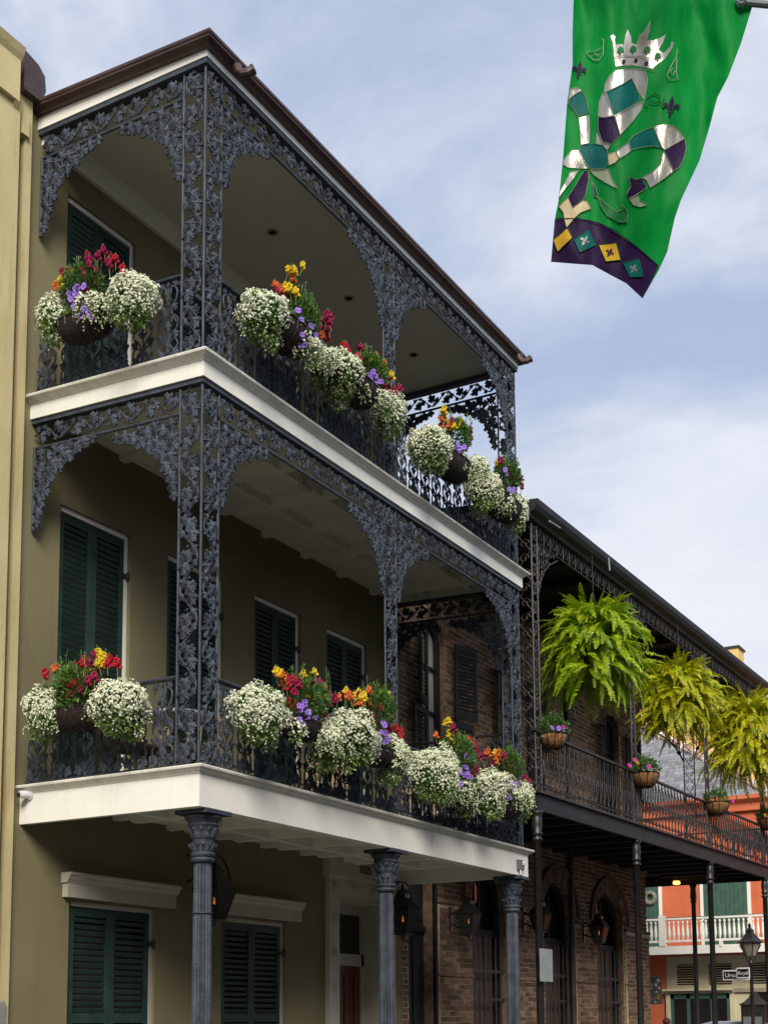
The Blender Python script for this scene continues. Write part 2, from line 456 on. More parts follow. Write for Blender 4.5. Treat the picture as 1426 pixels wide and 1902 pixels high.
# ground floor shutters with cream lintels
for k, (a, b) in enumerate(((.70, 2.02), (3.20, 4.50))):
    x = -D - .13; zb, zt = .5, 2.87
    mb = MB(); mb.box(x + .002, x + .08, a + .002, a + .05, zb, zt - .002); mb.box(x + .002, x + .10, b - .06, b - .002, zb, zt - .002); mb.box(x + .002, x + .115, a + .05, b - .06, zt - .045, zt - .003)
    part('window_frame', mb, 'trim', house)
    bk = MB(); bk.box(x + .002, x + .02, a + .05, b - .06, zb, zt - .045); part('window_panel', bk, 'dark', house)
    ya, yb = a + .05, b - .06; mid = (ya + yb) / 2; xs = x + .06
    for (p, q) in ((ya, mid - .003), (mid + .003, yb)):
        shutter_leaf(house, p, q, zb + .02, zt - .05, xs, [zb + 1.22], True)
    hinge(house, xs + .03, yb + .02, 2.5)
    lin = MB(); e = .12 if k else .10
    lin.box(-D, -D + .07, a - e, b + .27, 2.90, 3.04)
    lin.prism([(-D, 3.04), (-D + .075, 3.04), (-D + .085, 3.06), (-D + .10, 3.075), (-D + .105, 3.10), (-D + .13, 3.12), (-D + .13, 3.14), (-D, 3.14)], 'y', a - e - .02, b + .29)
    part('lintel', lin, 'trim', house)

# door surround with rosettes and house number
x = -D
ds = MB()
ds.box(x, x + .07, 5.42, 5.66, 0, 3.30); ds.box(x, x + .07, 6.90, 7.14, 0, 3.30); ds.box(x, x + .071, 5.42, 7.14, 3.30, 3.53)
ds.prism([(x, 3.53), (x + .075, 3.53), (x + .09, 3.55), (x + .09, 3.56), (x, 3.56)], 'y', 5.38, 7.18)
ds.box(x, x + .10, 5.36, 7.20, 3.56, 3.80)
part('door_surround', ds, 'trim', house)
ds = MB(); ds.box(x - .60, x - .131 + .45, 6.90, 6.949, 0, 3.29)
dp = MB()
xr = x - .35
dp.box(xr, x, 5.621, 5.66, 0, 3.299); dp.box(xr, x, 6.90, 6.949, 0, 3.299); dp.box(xr, x, 5.66, 6.90, 3.25, 3.299)
dp.box(xr - .03, xr + .05, 5.66, 6.90, 2.42, 2.58); dp.box(xr - .03, xr + .05, 5.66, 5.72, 0, 3.25); dp.box(xr - .03, xr + .05, 6.84, 6.90, 0, 3.25)
dp.box(xr - .03, xr + .05, 5.72, 6.84, 3.12, 3.25)
# widen the recess behind the opening
part('door_frame', dp, 'trim', house)
dg = MB(); dg.box(xr + .0, xr + .015, 5.72, 6.84, 2.58, 3.12); part('transom_glass', dg, 'glass', house)
dd = MB(); dd.box(xr, xr + .02, 5.72, 6.84, .14, 2.42)
for yy in (5.80, 6.42):
    for za, zb_ in ((.3, 1.0), (1.1, 2.3)):
        dd.box(xr + .02, xr + .035, yy, yy + .05, za, zb_); dd.box(xr + .02, xr + .035, yy + .25, yy + .3, za, zb_)
        dd.box(xr + .02, xr + .034, yy + .05, yy + .25, za, za + .05); dd.box(xr + .02, xr + .034, yy + .05, yy + .25, zb_ - .05, zb_)
part('door', dd, 'wooddoor', house)
ro = MB(); ro.lathe([(.055, 0), (.055, .012), (.042, .020), (.034, .010), (.026, .010), (.018, .024), (.005, .028)], 0, 0, 14)
ro.v = [(z, xx, y) for xx, y, z in ro.v]; rom = ro.mesh('rosette', 'trim', True)
for y in (5.54, 7.02):
    for z in (3.0, 2.55, 2.1, 1.62, 1.15, .7): part('rosette', rom, None, house, T((x + .07, y, z)))
for y in (5.54, 6.06, 6.54, 7.02): part('rosette', rom, None, house, T((x + .071, y, 3.415)))


def text(name, s, size, mw, matn, parent, ext=.004, align='CENTER', sx=1.0):
    c = bpy.data.curves.new(name, 'FONT'); c.body = s; c.size = size; c.extrude = ext; c.align_x = align; c.align_y = 'CENTER'
    o = bpy.data.objects.new(name, c); COL.objects.link(o)
    dg = bpy.context.evaluated_depsgraph_get(); me = bpy.data.meshes.new_from_object(o.evaluated_get(dg))
    bpy.data.objects.remove(o); bpy.data.curves.remove(c)
    me.materials.clear(); me.materials.append(M[matn]); me.name = name
    return part(name, me, None, parent, mw @ Matrix.Diagonal((sx, 1, 1, 1)))


FACEX = Matrix(((0, 0, 1, 0), (1, 0, 0, 0), (0, 1, 0, 0), (0, 0, 0, 1)))   # text plane -> faces +X, reads along +Y
FACEY = Matrix(((1, 0, 0, 0), (0, 0, -1, 0), (0, 1, 0, 0), (0, 0, 0, 1)))   # faces -Y, reads along +X
text('house_number', '1035', .165, T((x + .104, 6.27, 3.68)) @ FACEX, 'signblack', house, .006)

# pilaster, parapet and roof end at the left
pl = MB()
pl.box(-D, -D + .12, -1.6, -.36, 1.9, 10.62); pl.box(-D, -D + .055, -.22, -.13, 0, 10.9)
part('pilaster', pl, 'stucco2', house)
pl = MB()
pl.box(-D, -D + .17, -1.6, -.42, 10.62, 11.05)
pl.prism([(-D, 11.05), (-D + .17, 11.05), (-D + .20, 11.10), (-D + .23, 11.17), (-D, 11.17)], 'y', -1.6, -.41)
pl.box(-D - .6, -D + .15, -1.6, -.42, 11.17, 11.22)
pl.prism([(-D, 10.47), (-D + .05, 10.47), (-D + .17, 10.62), (-D, 10.62)], 'y', -.46, -.40)
pl.box(-D, -D + .09, -.30, -.20, 10.40, 10.62); pl.box(-D, -D + .05, -.30, -.13, 10.62, 10.9)
part('parapet_cap', pl, 'stucco2', house)
bs = MB()
zb = 0
for i in range(5):
    bs.box(-D, -D + .10 - .006 * (i % 2), -1.6, -.16 - (.10 if i % 2 else .04), zb, zb + .36); zb += .38
part('rusticated_base', bs, M['concrete'], house, bevel=.01)
rf = MB()
P1 = [(-.30, 10.86), (-.04, 10.90), (.0, 11.02), (-.02, 11.17), (-.11, 11.24), (-.30, 11.28)]
rf.prism(P1, 'x', -D - .5, -D + .10)
rf.box(-D - .4, -D + .14, -.31, -.06, 10.83, 10.862)
part('roof_end_box', rf, 'maroon', house, label='maroon metal box at the roof end')
rf = MB(); rf.box(-D - 9, -D - .05, -3, 7.45, 10.9, 11.0); part('roof', rf, 'maroon', house)
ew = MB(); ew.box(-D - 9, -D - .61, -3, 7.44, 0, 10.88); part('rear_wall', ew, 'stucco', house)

# ================================================================== IRON GALLERY
gal = thing('cast_iron_gallery', 'two storey balcony with white fascias and blue-grey grapevine ironwork', 'balcony', (0, 0, 0))


def ring(z0, z1, o, t=.05, x_in=-D, sh=0, name='fascia', matn='white'):
    """band round the three open sides; o = distance outside the nominal edge"""
    for nm, bx in (('front', (o - t, o, -o, LEN + o)), ('near', (x_in, o - t, -o, -o + t)), ('far', (x_in, o - t, LEN + o - t, LEN + o))):
        mb = MB()
        if nm == 'front':
            cuts = [bx[2], 1.9, 4.35, bx[3]]
            for q in range(3): mb.box(bx[0], bx[1] - .0015 * (q % 2), cuts[q] + .0015, cuts[q + 1] - .0015, z0 + .001 * q, z1)
        else: mb.box(bx[0], bx[1], bx[2], bx[3], z0, z1)
        mb.shear(sh)
        part(name, mb, matn, gal)


def mould(prof, z, sh=0, matn='cornice', name='cornice', o0=0):
    """moulding: profile [(out, dz)] mitred round near, front and far sides"""
    mb = MB(); n = len(prof); vs = []
    for st in range(4):
        for (o, dz) in prof:
            o += o0
            vs.append([(-D, -o, z + dz), (o, -o, z + dz), (o, LEN + o, z + dz), (-D, LEN + o, z + dz)][st])
    fs = []
    for st in range(3):
        for i in range(n - 1): fs.append((st * n + i, (st + 1) * n + i, (st + 1) * n + i + 1, st * n + i + 1))
    mb.add(vs, fs); mb.shear(sh)
    return part(name, mb, matn, gal)


COR = [(.0, -.052), (.010, -.050), (.022, -.034), (.050, -.022), (.062, -.008), (.082, -.004), (.088, .012), (.082, .022), (-.2, .026)]
# lower deck
ring(S1B, S1T - .045, 0.0, .06); mould([(a * .8, b) for a, b in COR], S1T - .01)
# upper deck
ring(S2B, S2T - .045, 0.0, .06, sh=SH); mould(COR, S2T - .012, SH)
lo = MB(); lo.box(-D, .0, .0, LEN, S1T - .03, S1T - .005); part('deck_board', lo, 'deck', gal)
lo = MB(); lo.box(-D, .0, .0, LEN, S2T - .04, S2T - .012); lo.shear(SH); part('deck_board', lo, 'deck', gal)
# undersides: boarding, joists, beam
for z, sh, zf in ((S1T - .09, 0, S1B), (S2T - .08, SH, S2B)):
    c = MB(); c.box(-D, -.06, .06, LEN - .06, z, z + .03); c.shear(sh); part('ceiling_board', c, 'ceil', gal)
    for i in range(8):
        y = .48 + i * .88
        j = MB(); dz = .115 if sh else .10
        j.prism([(-D + .0, z - dz * .55), (-D + .22, z - dz * .55), (-D + .26, z - dz), (-.06, z - dz), (-.06, z), (-D, z)], 'y', y - .05, y + .05)
        j.shear(sh); part('joist', j, 'ceil', gal)
    for xx in (-.72, -1.42):
        for i in range(9):
            ya = .06 if i == 0 else .48 + (i - 1) * .88 + .05
            yb = .48 + i * .88 - .05 if i < 8 else LEN - .06
            if yb - ya < .1: continue
            j = MB(); j.box(xx - .04, xx + .04, ya, yb, z - .10, z); j.shear(sh); part('noggin', j, 'ceil', gal)
# top storey ceiling, cove, fascia, beam, gutter
c = MB(); c.box(-D, -.06, .06, LEN - .06, FB + .02, FB + .05); part('ceiling_panel', c, 'ceil', gal)
c = MB(); c.prism([(-D + .001, FB - .13), (-D + .05, FB - .13), (-D + .07, FB - .09), (-D + .13, FB - .03), (-D + .16, FB + .02), (-D + .001, FB + .02)], 'y', .06, LEN - .06)
part('cove_moulding', c, 'ceil', gal)
c = MB(); c.box(-D + .16, -.07, 3.50, 3.58, FB - .0, FB + .02); part('ceiling_batten', c, 'ceil', gal)
ring(FB, FB + .13, 0.0, .05)
beam = [(-.10, -.055), (-.02, -.055), (-.02, .0), (-.10, .0)]
mould([(-.11, .0), (-.11, -.05), (-.012, -.05), (-.012, 0.0)], FB, 0, 'iron', 'beam')
mould([(-.10, .0), (-.10, -.045), (-.02, -.045), (-.02, 0.0)], S2B, SH, 'iron', 'beam')
GUT = [(.0, -.095), (.05, -.095), (.058, -.085), (.105, -.06), (.105, -.045), (.118, -.03), (.120, -.004), (.112, .0), (.104, -.004), (.10, -.03), (-.02, -.03)]
mould(GUT, RT, .035, 'maroon', 'gutter')
c = MB(); vs = [(-D, -.02, RT - .03), (.04, -.02, RT - .03), (.04, LEN + .02, RT - .03), (-D, LEN + .02, RT - .03), (-D, -.02, RT + .12), (-D, LEN + .02, RT + .12)]
c.add(vs, [(0, 1, 2, 3), (1, 4, 5, 2), (0, 4, 1), (3, 2, 5)]); part('gallery_roof', c, 'maroon', gal)
for yy, rot in ((.33, 0), (LEN - .22, 0)):
    e = MB(); cx = .125
    e.tube([(cx - .02, yy, RT - .09), (cx, yy, RT - .15), (cx + .03, yy + .01, RT - .185), (cx + .085, yy + .03, RT - .18), (cx + .13, yy + .05, RT - .15)], .043, 10, r2=.045)
    e.tube([(cx + .122, yy + .047, RT - .155), (cx + .138, yy + .055, RT - .145)], .052, 10)
    part('downspout_elbow', e, 'maroon', gal, smooth=False)
# recessed ceiling lights
for (a, b) in ((506, 430), (648, 553), (768, 658)):
    d = ray(a, b); p = C0 + d * ((FB + .02 - C0.z) / d.z)
    e = MB(); e.lathe([(.075, FB + .012), (.075, FB + .019), (.045, FB + .019), (.045, FB + .012)], p.x, p.y, 16)
    ho = part('ceiling_light', e, 'trim', gal)
    e = MB(); e.lathe([(.045, FB + .0105), (.045, FB + .012)], p.x, p.y, 14); part('light_opening', e, 'dark', ho)
# small spotlights under the upper deck
for (a, b) in ((565, 905), (835, 1068)):
    d = ray(a, b); p = C0 + d * ((S2B + .03 - C0.z) / d.z)
    e = MB(); e.tube([(p.x, p.y, S2B + .14), (p.x, p.y, S2B + .06)], .012, 6); e.tube([(p.x - .05, p.y - .03, S2B + .07), (p.x + .06, p.y + .03, S2B - .0)], .035, 10)
    part('spotlight', e, 'trim', gal)


# ---- grapevine castings, built in a local frame: X along, Z up, -Y outwards
def leaf(mb, cx, cz, size, ang, n0=.0, dome=.35):
    K = 30; ring_ = []; pts = []
    for k in range(K):
        th = 2 * pi * k / K
        r = size * (.52 + .30 * abs(cos(2.5 * th)) + .13 * (k % 2)) * (1 + .30 * cos(th))
        a = th + ang
        pts.append((cx + cos(a) * r, cz + sin(a) * r, r))
    c = (cx + cos(ang) * size * .08, -(n0 + size * dome), cz + sin(ang) * size * .08)
    vs = [c] + [(p[0], -(n0 + size * (.05 if k % 2 else .0) + (.12 * size if p[2] > .88 * size else 0)), p[1]) for k, p in enumerate(pts)]
    vs += [(p[0], -(n0 - .008), p[1]) for p in pts]
    fs = [(0, 1 + k, 1 + (k + 1) % K) for k in range(K)]
    fs += [(1 + k, 1 + K + k, 1 + K + (k + 1) % K, 1 + (k + 1) % K) for k in range(K)]
    mb.add(vs, fs)


def berries(mb, cx, cz, s, ang, n0=.01, cnt=8):
    rows = [3, 2, 2, 1][:4]; i = 0
    for ri, nn in enumerate([3, 3, 2, 1]):
        for k in range(nn):
            if i >= cnt: return
            u = (k - (nn - 1) / 2) * s * .62; v = ri * s * .58
            x = cx + cos(ang) * v - sin(ang) * u; z = cz + sin(ang) * v + cos(ang) * u
            mb.ball((x, -(n0 + s * .3), z), s * .36, 5, 3); i += 1


def curve(mb, pts, r, n=5, n0=.008):
    P = [(p[0], -n0, p[1]) for p in pts]
    # smooth with Catmull-Rom
    Q = []
    for i in range(len(P) - 1):
        p0, p1, p2, p3 = P[max(i - 1, 0)], P[i], P[i + 1], P[min(i + 2, len(P) - 1)]
        for t in (0, .34, .67):
            Q.append(tuple(.5 * ((2 * p1[k]) + (-p0[k] + p2[k]) * t + (2 * p0[k] - 5 * p1[k] + 4 * p2[k] - p3[k]) * t * t + (-p0[k] + 3 * p1[k] - 3 * p2[k] + p3[k]) * t ** 3) for k in range(3)))
    Q.append(P[-1]); mb.tube(Q, r, n, cap=False)


def vine_module(w, h, seed=0):
    rnd = random.Random(seed); mb = MB()
    hw = w / 2
    pts = [(hw * .86 * sin(2 * pi * k / 12), h * k / 12) for k in range(13)]
    curve(mb, pts, .010)
    for sgn, z0 in ((1, .25), (-1, .75)):
        z = h * z0
        # leaf on the stem crest, then a hanging one and grapes opposite
        leaf(mb, -sgn * hw * .05, z + h * .03, w * .38, pi / 2 - sgn * .9 + pi, .012)
        leaf(mb, -sgn * hw * .35, z - h * .13, w * .36, -pi / 2 - sgn * .25, .010)
        leaf(mb, sgn * hw * .55, z + h * .10, w * .24, pi / 2 + sgn * .4, .010)
        leaf(mb, sgn * hw * .62, z - h * .10, w * .18, -pi / 2 + sgn * .5, .016)
        berries(mb, -sgn * hw * .1, z + h * .16, .020, pi / 2, .014, 5)
        berries(mb, -sgn * hw * .70, z + h * .05, .026, -pi / 2 + sgn * .2, .012)
        berries(mb, sgn * hw * .30, z - h * .16, .024, -pi / 2, .012, 6)
        curve(mb, [(sgn * hw * .8, z), (sgn * hw * .2, z + h * .09), (-sgn * hw * .5, z + h * .03), (-sgn * hw * .7, z - h * .06)], .006)
    return mb


def frieze_module(Lm, h, seed=0):
    mb = MB(); hh = h / 2
    pts = [(Lm * k / 12, hh + hh * .72 * sin(2 * pi * k / 12)) for k in range(13)]
    curve(mb, pts, .010)
    for sgn, u in ((1, .25), (-1, .75)):
        s = Lm * u
        leaf(mb, s - Lm * .02, hh - sgn * h * .08, h * .34, (-pi / 2 if sgn > 0 else pi / 2) + .5, .012)
        leaf(mb, s + Lm * .13, hh + sgn * h * .02, h * .24, .3 * sgn, .010)
        leaf(mb, s - Lm * .13, hh + sgn * h * .26, h * .17, pi - .6 * sgn, .010)
        berries(mb, s + Lm * .06, hh + sgn * h * .30, .026, -.3 * sgn, .012)
        berries(mb, s - Lm * .12, hh - sgn * h * .22, .024, -pi / 2 * sgn, .012, 6)
        curve(mb, [(s, hh + sgn * hh * .7), (s + Lm * .06, hh), (s + Lm * .02, hh - sgn * hh * .6), (s - Lm * .08, hh - sgn * hh * .5)], .006)
    return mb


def bracket_mesh(w, h):
    """quarter spandrel: corner at (0,0), arms along +X and -Z"""
    mb = MB()
    c = .17
    curve(mb, [(c + .10 * cos(t), -c - .10 * sin(t)) for t in [i * pi / 5 for i in range(11)]], .009)
    curve(mb, [(c + .05 * cos(t), -c + .03 - .05 * sin(t)) for t in [i * pi / 4 for i in range(9)]], .008)
    curve(mb, [(.0, -.02), (.10, -.06), (.20, -.16), (.30, -.20), (.34, -.30)], .010)
    # outer sweeping stems
    curve(mb, [(.05, -.98 * h), (.03, -.85 * h), (.08, -.7 * h), (.05, -.55 * h), (.13, -.45 * h), (.13, -.33 * h), (.22, -.30 * h)], .011)
    curve(mb, [(.98 * w, -.03), (.86 * w, -.07), (.72 * w, -.04), (.6 * w, -.12), (.48 * w, -.12), (.38 * w, -.20), (.32 * w, -.27)], .011)
    curve(mb, [(.03, -.3), (.10, -.38), (.06, -.5)], .008); curve(mb, [(.3, -.03), (.38, -.10), (.5, -.06)], .008)
    L_ = [(.93, .045, .06, 0), (.80, .07, .075, .3), (.68, .085, .08, -.6), (.57, .05, .06, 1.0), (.55, .145, .08, -.9), (.45, .10, .085, .4), (.42, .20, .07, -1.2), (.33, .06, .07, .9), (.31, .20, .085, -.8), (.28, .29, .07, -1.0),
          (.10, .08, .07, 1.5), (.22, .10, .06, .2), (.08, .22, .07, 2.4)]
    for a, b, s, g_ in L_:
        leaf(mb, a * w, -b, s, g_, .012)
    for a, b, s, g_ in L_[:9] + [L_[11]]:
        leaf(mb, b * .9, -a * h, s * .95, -pi / 2 - g_, .012)
    for a, b in ((.88, .09), (.74, .03), (.63, .15), (.5, .03), (.38, .14), (.48, .22), (.36, .29), (.16, .04), (.27, .17)):
        berries(mb, a * w, -b, .026, -pi / 2 + .4, .012, 7)
        berries(mb, b * .8, -a * h, .024, -pi / 2, .012, 7)
    return mb


def rail_module(w, h):
    mb = MB(); q = w * .40
    for sx in (-1, 1):
        # lower spread leaves, loops and crest
        curve(mb, [(0, .0), (sx * q * .35, h * .08), (sx * q * .95, h * .16), (sx * q * .7, h * .25), (sx * q * .2, h * .22)], .009)
        curve(mb, [(0, h * .10), (sx * q * .30, h * .30), (sx * q * .85, h * .38), (sx * q * .9, h * .50), (sx * q * .45, h * .55), (sx * q * .35, h * .46)], .009)
        curve(mb, [(sx * q * .8, h * .45), (sx * q * .3, h * .62), (sx * q * .75, h * .74), (sx * q * .85, h * .86), (sx * q * .35, h * .92), (sx * q * .2, h * .82)], .009)
        leaf(mb, sx * q * .62, h * .085, w * .20, (-.5 if sx > 0 else pi + .5), .010)
        leaf(mb, sx * q * .70, h * .30, w * .15, (.3 if sx > 0 else pi - .3), .010)
        leaf(mb, sx * q * .55, h * .64, w * .15, (.6 if sx > 0 else pi - .6), .010)
        leaf(mb, sx * q * .60, h * .93, w * .13, (.9 if sx > 0 else pi - .9), .010)
    leaf(mb, 0, h * .17, w * .22, -pi / 2, .014); leaf(mb, 0, h * .40, w * .17, pi / 2, .012); leaf(mb, 0, h * .76, w * .19, -pi / 2, .014)
    curve(mb, [(0, -.0), (.006, h * .3), (-.006, h * .6), (0, h)], .008)
    berries(mb, 0, h * .58, .026, -pi / 2, .012, 8); berries(mb, 0, h * .95, .024, -pi / 2, .012, 6)
    return mb


def rod(p, q, r=.014, name='rod', matn='iron', parent=None):
    mb = MB(); mb.tube([p, q], r, 8); return part(name, mb, matn, parent or gal, smooth=False)


WR = .25
POSTH2 = S2B - .05 - (S1T + .02); POSTH3 = FB - .05 - (S2T + .02)
VM2 = vine_module(WR - .03, POSTH2 / 6, 1).mesh('vine_casting', 'ironv')
VM3 = vine_module(WR - .03, POSTH3 / 5, 2).mesh('vine_casting', 'ironv')
FRL = .50; FRH = .22
FM = frieze_module(FRL, FRH).mesh('frieze_casting', 'ironv')
BK = bracket_mesh(.78, .80).mesh('bracket_casting', 'ironv')
RH = .74; RWD = .29
RM = rail_module(RWD, RH).mesh('railing_casting', 'ironv')
FR = RZ(pi / 2)     # local X -> +Y, outwards -> +X
MIRX = Matrix.Diagonal((-1, 1, 1, 1))
E_ = .05; PX = -E_   # rod line x on the front; side rod lines at y=E_ and LEN-E_


def cast(me, name, pos, rot, parent=gal):
    return part(name, me, None, parent, T(pos) @ rot)


def build_level(z0, z1, vm, nvm, sh):
    H = (z1 - z0) / nvm
    mid = 3.506
    posts = []
    # corner posts: three rods, two strips; middle post: two rods, one strip
    def strip(name, rods, strips):
        mb = MB()
        for (x, y) in rods: mb.tube([(x, y, z0), (x, y, z1)], .0135, 8)
        for (x, y) in rods: mb.box(x - .022, x + .022, y - .022, y + .022, z0 - .02, z0 + .03)
        po = part('post', mb, 'iron', gal)
        for (pos, rot) in strips:
            for k in range(nvm): cast(vm, 'vine_casting', (pos[0], pos[1], z0 + k * H), rot, po)
        return po
    I4 = Matrix.Identity(4)
    strip('post', [(PX, E_), (PX - WR, E_), (PX, E_ + WR)], [((PX - WR / 2, E_, 0), I4), ((PX, E_ + WR / 2, 0), FR)])
    strip('post', [(PX, mid - WR / 2), (PX, mid + WR / 2)], [((PX, mid, 0), FR)])
    strip('post', [(PX, LEN - E_), (PX - WR, LEN - E_), (PX, LEN - E_ - WR)], [((PX - WR / 2, LEN - E_, 0), I4), ((PX, LEN - E_ - WR / 2, 0), FR)])
    # friezes
    def zsh(x): return sh * max(0, -x)
    fz = z1 - FRH - .015
    def frieze(p0, p1, rot, n):
        p0 = Vector(p0); p1 = Vector(p1); d = p1 - p0; ln = d.length; n = n or max(1, round(ln / FRL)); s = (ln / n) / FRL
        r = MB(); a = (p0.x, p0.y, fz + zsh(p0.x) - .012); b = (p1.x, p1.y, fz + zsh(p1.x) - .012); r.tube([a, b], .016, 8)
        fo = part('frieze_rod', r, 'iron', gal)
        for k in range(n):
            q = p0 + d * (k / n)
            part('frieze_casting', FM, None, fo, T((q.x, q.y, fz + zsh(q.x))) @ rot @ Matrix.Diagonal((s, 1, 1, 1)))
    frieze((PX, E_ + WR, 0), (PX, mid - WR / 2, 0), FR, 6)
    frieze((PX, mid + WR / 2, 0), (PX, LEN - E_ - WR, 0), FR, 6)
    frieze((-D + .03, E_, 0), (PX - WR, E_, 0), I4, 4)
    frieze((-D + .03, LEN - E_, 0), (PX - WR, LEN - E_, 0), I4, 4)
    # brackets
    bz = fz - .03
    for y, mir in ((E_ + WR + .01, 0), (mid - WR / 2 - .01, 1), (mid + WR / 2 + .01, 0), (LEN - E_ - WR - .01, 1)):
        part('bracket', BK, None, gal, T((PX, y, bz)) @ FR @ (MIRX if mir else I4))
    for y in (E_, LEN - E_):
        part('bracket', BK, None, gal, T((-D + .045, y, bz + zsh(-D))) @ I4)
        part('bracket', BK, None, gal, T((PX - WR - .01, y, bz + zsh(-.3))) @ MIRX)
        rod((-D + .03, y, bz - .82 + zsh(-D)), (-D + .03, y, fz + zsh(-D)), .018, 'bracket_rod')


def build_rail(z0, sh):
    zr = z0 + .05; zt = z0 + .83
    runs = [((PX, E_ + WR), (PX, 3.506 - WR / 2), FR), ((PX, 3.506 + WR / 2), (PX, LEN - E_ - WR), FR),
            ((-D + .02, E_), (PX - WR, E_), Matrix.Identity(4)), ((-D + .02, LEN - E_), (PX - WR, LEN - E_), Matrix.Identity(4))]
    for (a, b, rot) in runs:
        a3 = Vector((a[0], a[1], 0)); b3 = Vector((b[0], b[1], 0)); d = b3 - a3; n = round(d.length / RWD); s = d.length / n / RWD
        za, zb = sh * max(0, -a[0]), sh * max(0, -b[0])
        h = MB(); dn = d.normalized(); pn = Vector((-dn.y, dn.x, 0))
        # handrail: rounded flat bar
        vs = []
        prof = [(-.035, 0), (-.04, .012), (-.025, .026), (.025, .026), (.04, .012), (.035, 0)]
        for (q, zz) in ((a3, za), (b3, zb)):
            for (o, dz) in prof: vs.append(q + pn * o + Vector((0, 0, zt + zz + dz)))
        h.add(vs, [(i, (i + 1) % 6, 6 + (i + 1) % 6, 6 + i) for i in range(6)] + [tuple(range(6)), tuple(range(6, 12))])
        ho = part('handrail', h, 'iron', gal)
        bt = MB(); bt.tube([a3 + Vector((0, 0, zr - .005 + za)), b3 + Vector((0, 0, zr - .005 + zb))], .013, 6)
        for k in range(n + 1):
            if k % 3 == 0:
                q = a3 + d * (k / n); bt.tube([q + Vector((0, 0, z0 - .02 + za + (zb - za) * k / n)), q + Vector((0, 0, zr))], .012, 6)
        part('bottom_rail', bt, 'iron', gal)
        for k in range(n):
            q = a3 + d * ((k + .5) / n)
            part('railing_casting', RM, None, ho, T((q.x, q.y, zr + sh * max(0, -q.x))) @ rot @ Matrix.Diagonal((s, 1, (zt - zr) / RH, 1)))


build_level(S1T + .02, S2B - .045, VM2, 6, SH)
build_level(S2T + .02, FB - .05, VM3, 5, 0)
build_rail(S1T, 0); build_rail(S2T, SH)
# brackets end rod on the wall handled above

# columns
for i, (cx, cy) in enumerate(((-.16, .27), (-.16, 3.56), (-.16, LEN - .19))):
    mb = MB(); zt = S1B - .47
    mb.lathe([(.15, .14), (.15, .3), (.12, .36), (.105, .42), (.095, .5)], cx, cy, 36)
    mb.lathe([(.092, .5), (.090, 1.5), (.080, zt - .04), (.079, zt)], cx, cy, 36, 1, .12, (.4, zt + .1))
    if i == 0: mb.lathe([(.090, 2.625), (.092, 2.63), (.090, 2.635)], cx, cy, 24)
    co = part('column', mb, 'iron', gal)
    cp = MB()
    K_ = .86
    cp.lathe([(r_ * K_, z_) for r_, z_ in [(.095, zt), (.120, zt + .012), (.128, zt + .03), (.120, zt + .045), (.112, zt + .05), (.125, zt + .062), (.132, zt + .078), (.122, zt + .09), (.105, zt + .10),
              (.104, zt + .13), (.11, zt + .2), (.128, zt + .27), (.15, zt + .32), (.165, zt + .34), (.15, zt + .355), (.16, zt + .37), (.19, zt + .40), (.195, zt + .42), (.17, zt + .43)]], cx, cy, 32)
    cp.box(cx - .18, cx + .18, cy - .18, cy + .18, zt + .43, zt + .468)
    for row, (zz, rr, hh, nn) in enumerate(((zt + .10, .092, .075, 14), (zt + .22, .106, .095, 12))):
        for k in range(nn):
            w = 2 * pi * k / nn; ca, sa = cos(w), sin(w); tx, ty = -sa, ca; ww = pi * rr / nn * .9
            def Pn(r_, t_, z_): return (cx + ca * r_ + tx * t_, cy + sa * r_ + ty * t_, z_)
            cp.add([Pn(rr, -ww, zz), Pn(rr, ww, zz), Pn(rr + .01, -ww * 1.1, zz + hh * .7), Pn(rr + .01, ww * 1.1, zz + hh * .7), Pn(rr + .036, -ww * .5, zz + hh), Pn(rr + .036, ww * .5, zz + hh), Pn(rr + .042, 0, zz + hh * .78), Pn(rr + .018, 0, zz + hh * .4)],
                   [(0, 1, 7), (0, 7, 2), (1, 3, 7), (2, 7, 6), (7, 3, 6), (2, 6, 4), (3, 5, 6), (4, 6, 5)])
    part('capital', cp, 'iron', co)

# small fittings on the fascias
cmr = thing('security_camera', 'small white dome security camera on the left end of the lower fascia', 'camera', (-1.98, -.001, 3.78))
p = aty(53, 1477, -.02)
mb = MB(); mb.tube([(p.x, .0, p.z), (p.x, -.02, p.z)], .05, 16); part('mount', mb, 'plastic', cmr)
mb = MB(); mb.tube([(p.x, -.02, p.z), (p.x - .01, -.06, p.z), (p.x - .03, -.11, p.z - .01)], .038, 14); part('housing', mb, 'plastic', cmr)
mb = MB(); mb.tube([(p.x - .03, -.108, p.z - .01), (p.x - .034, -.122, p.z - .012)], .024, 12); part('lens', mb, 'signblack', cmr)
fx = thing('junction_fitting', 'grey metal wiring box near the right end of the lower white fascia', 'wiring box', (.0, 6.7, 3.70))
p = atx(968, 1608, .03)
mb = MB(); mb.box(.0, .045, p.y - .09, p.y + .07, p.z - .06, p.z + .07); part('box', mb, 'grey', fx, bevel=.006)
mb = MB(); mb.tube([(.03, p.y - .04, p.z - .05), (.04, p.y - .03, p.z - .12), (.02, p.y + .03, p.z - .13)], .012, 6); mb.ball((.05, p.y + .02, p.z + .03), .03); part('cable', mb, 'signwhite', fx)


# ------------------------------------------------------------------ flowers
def floret_mesh():
    pass


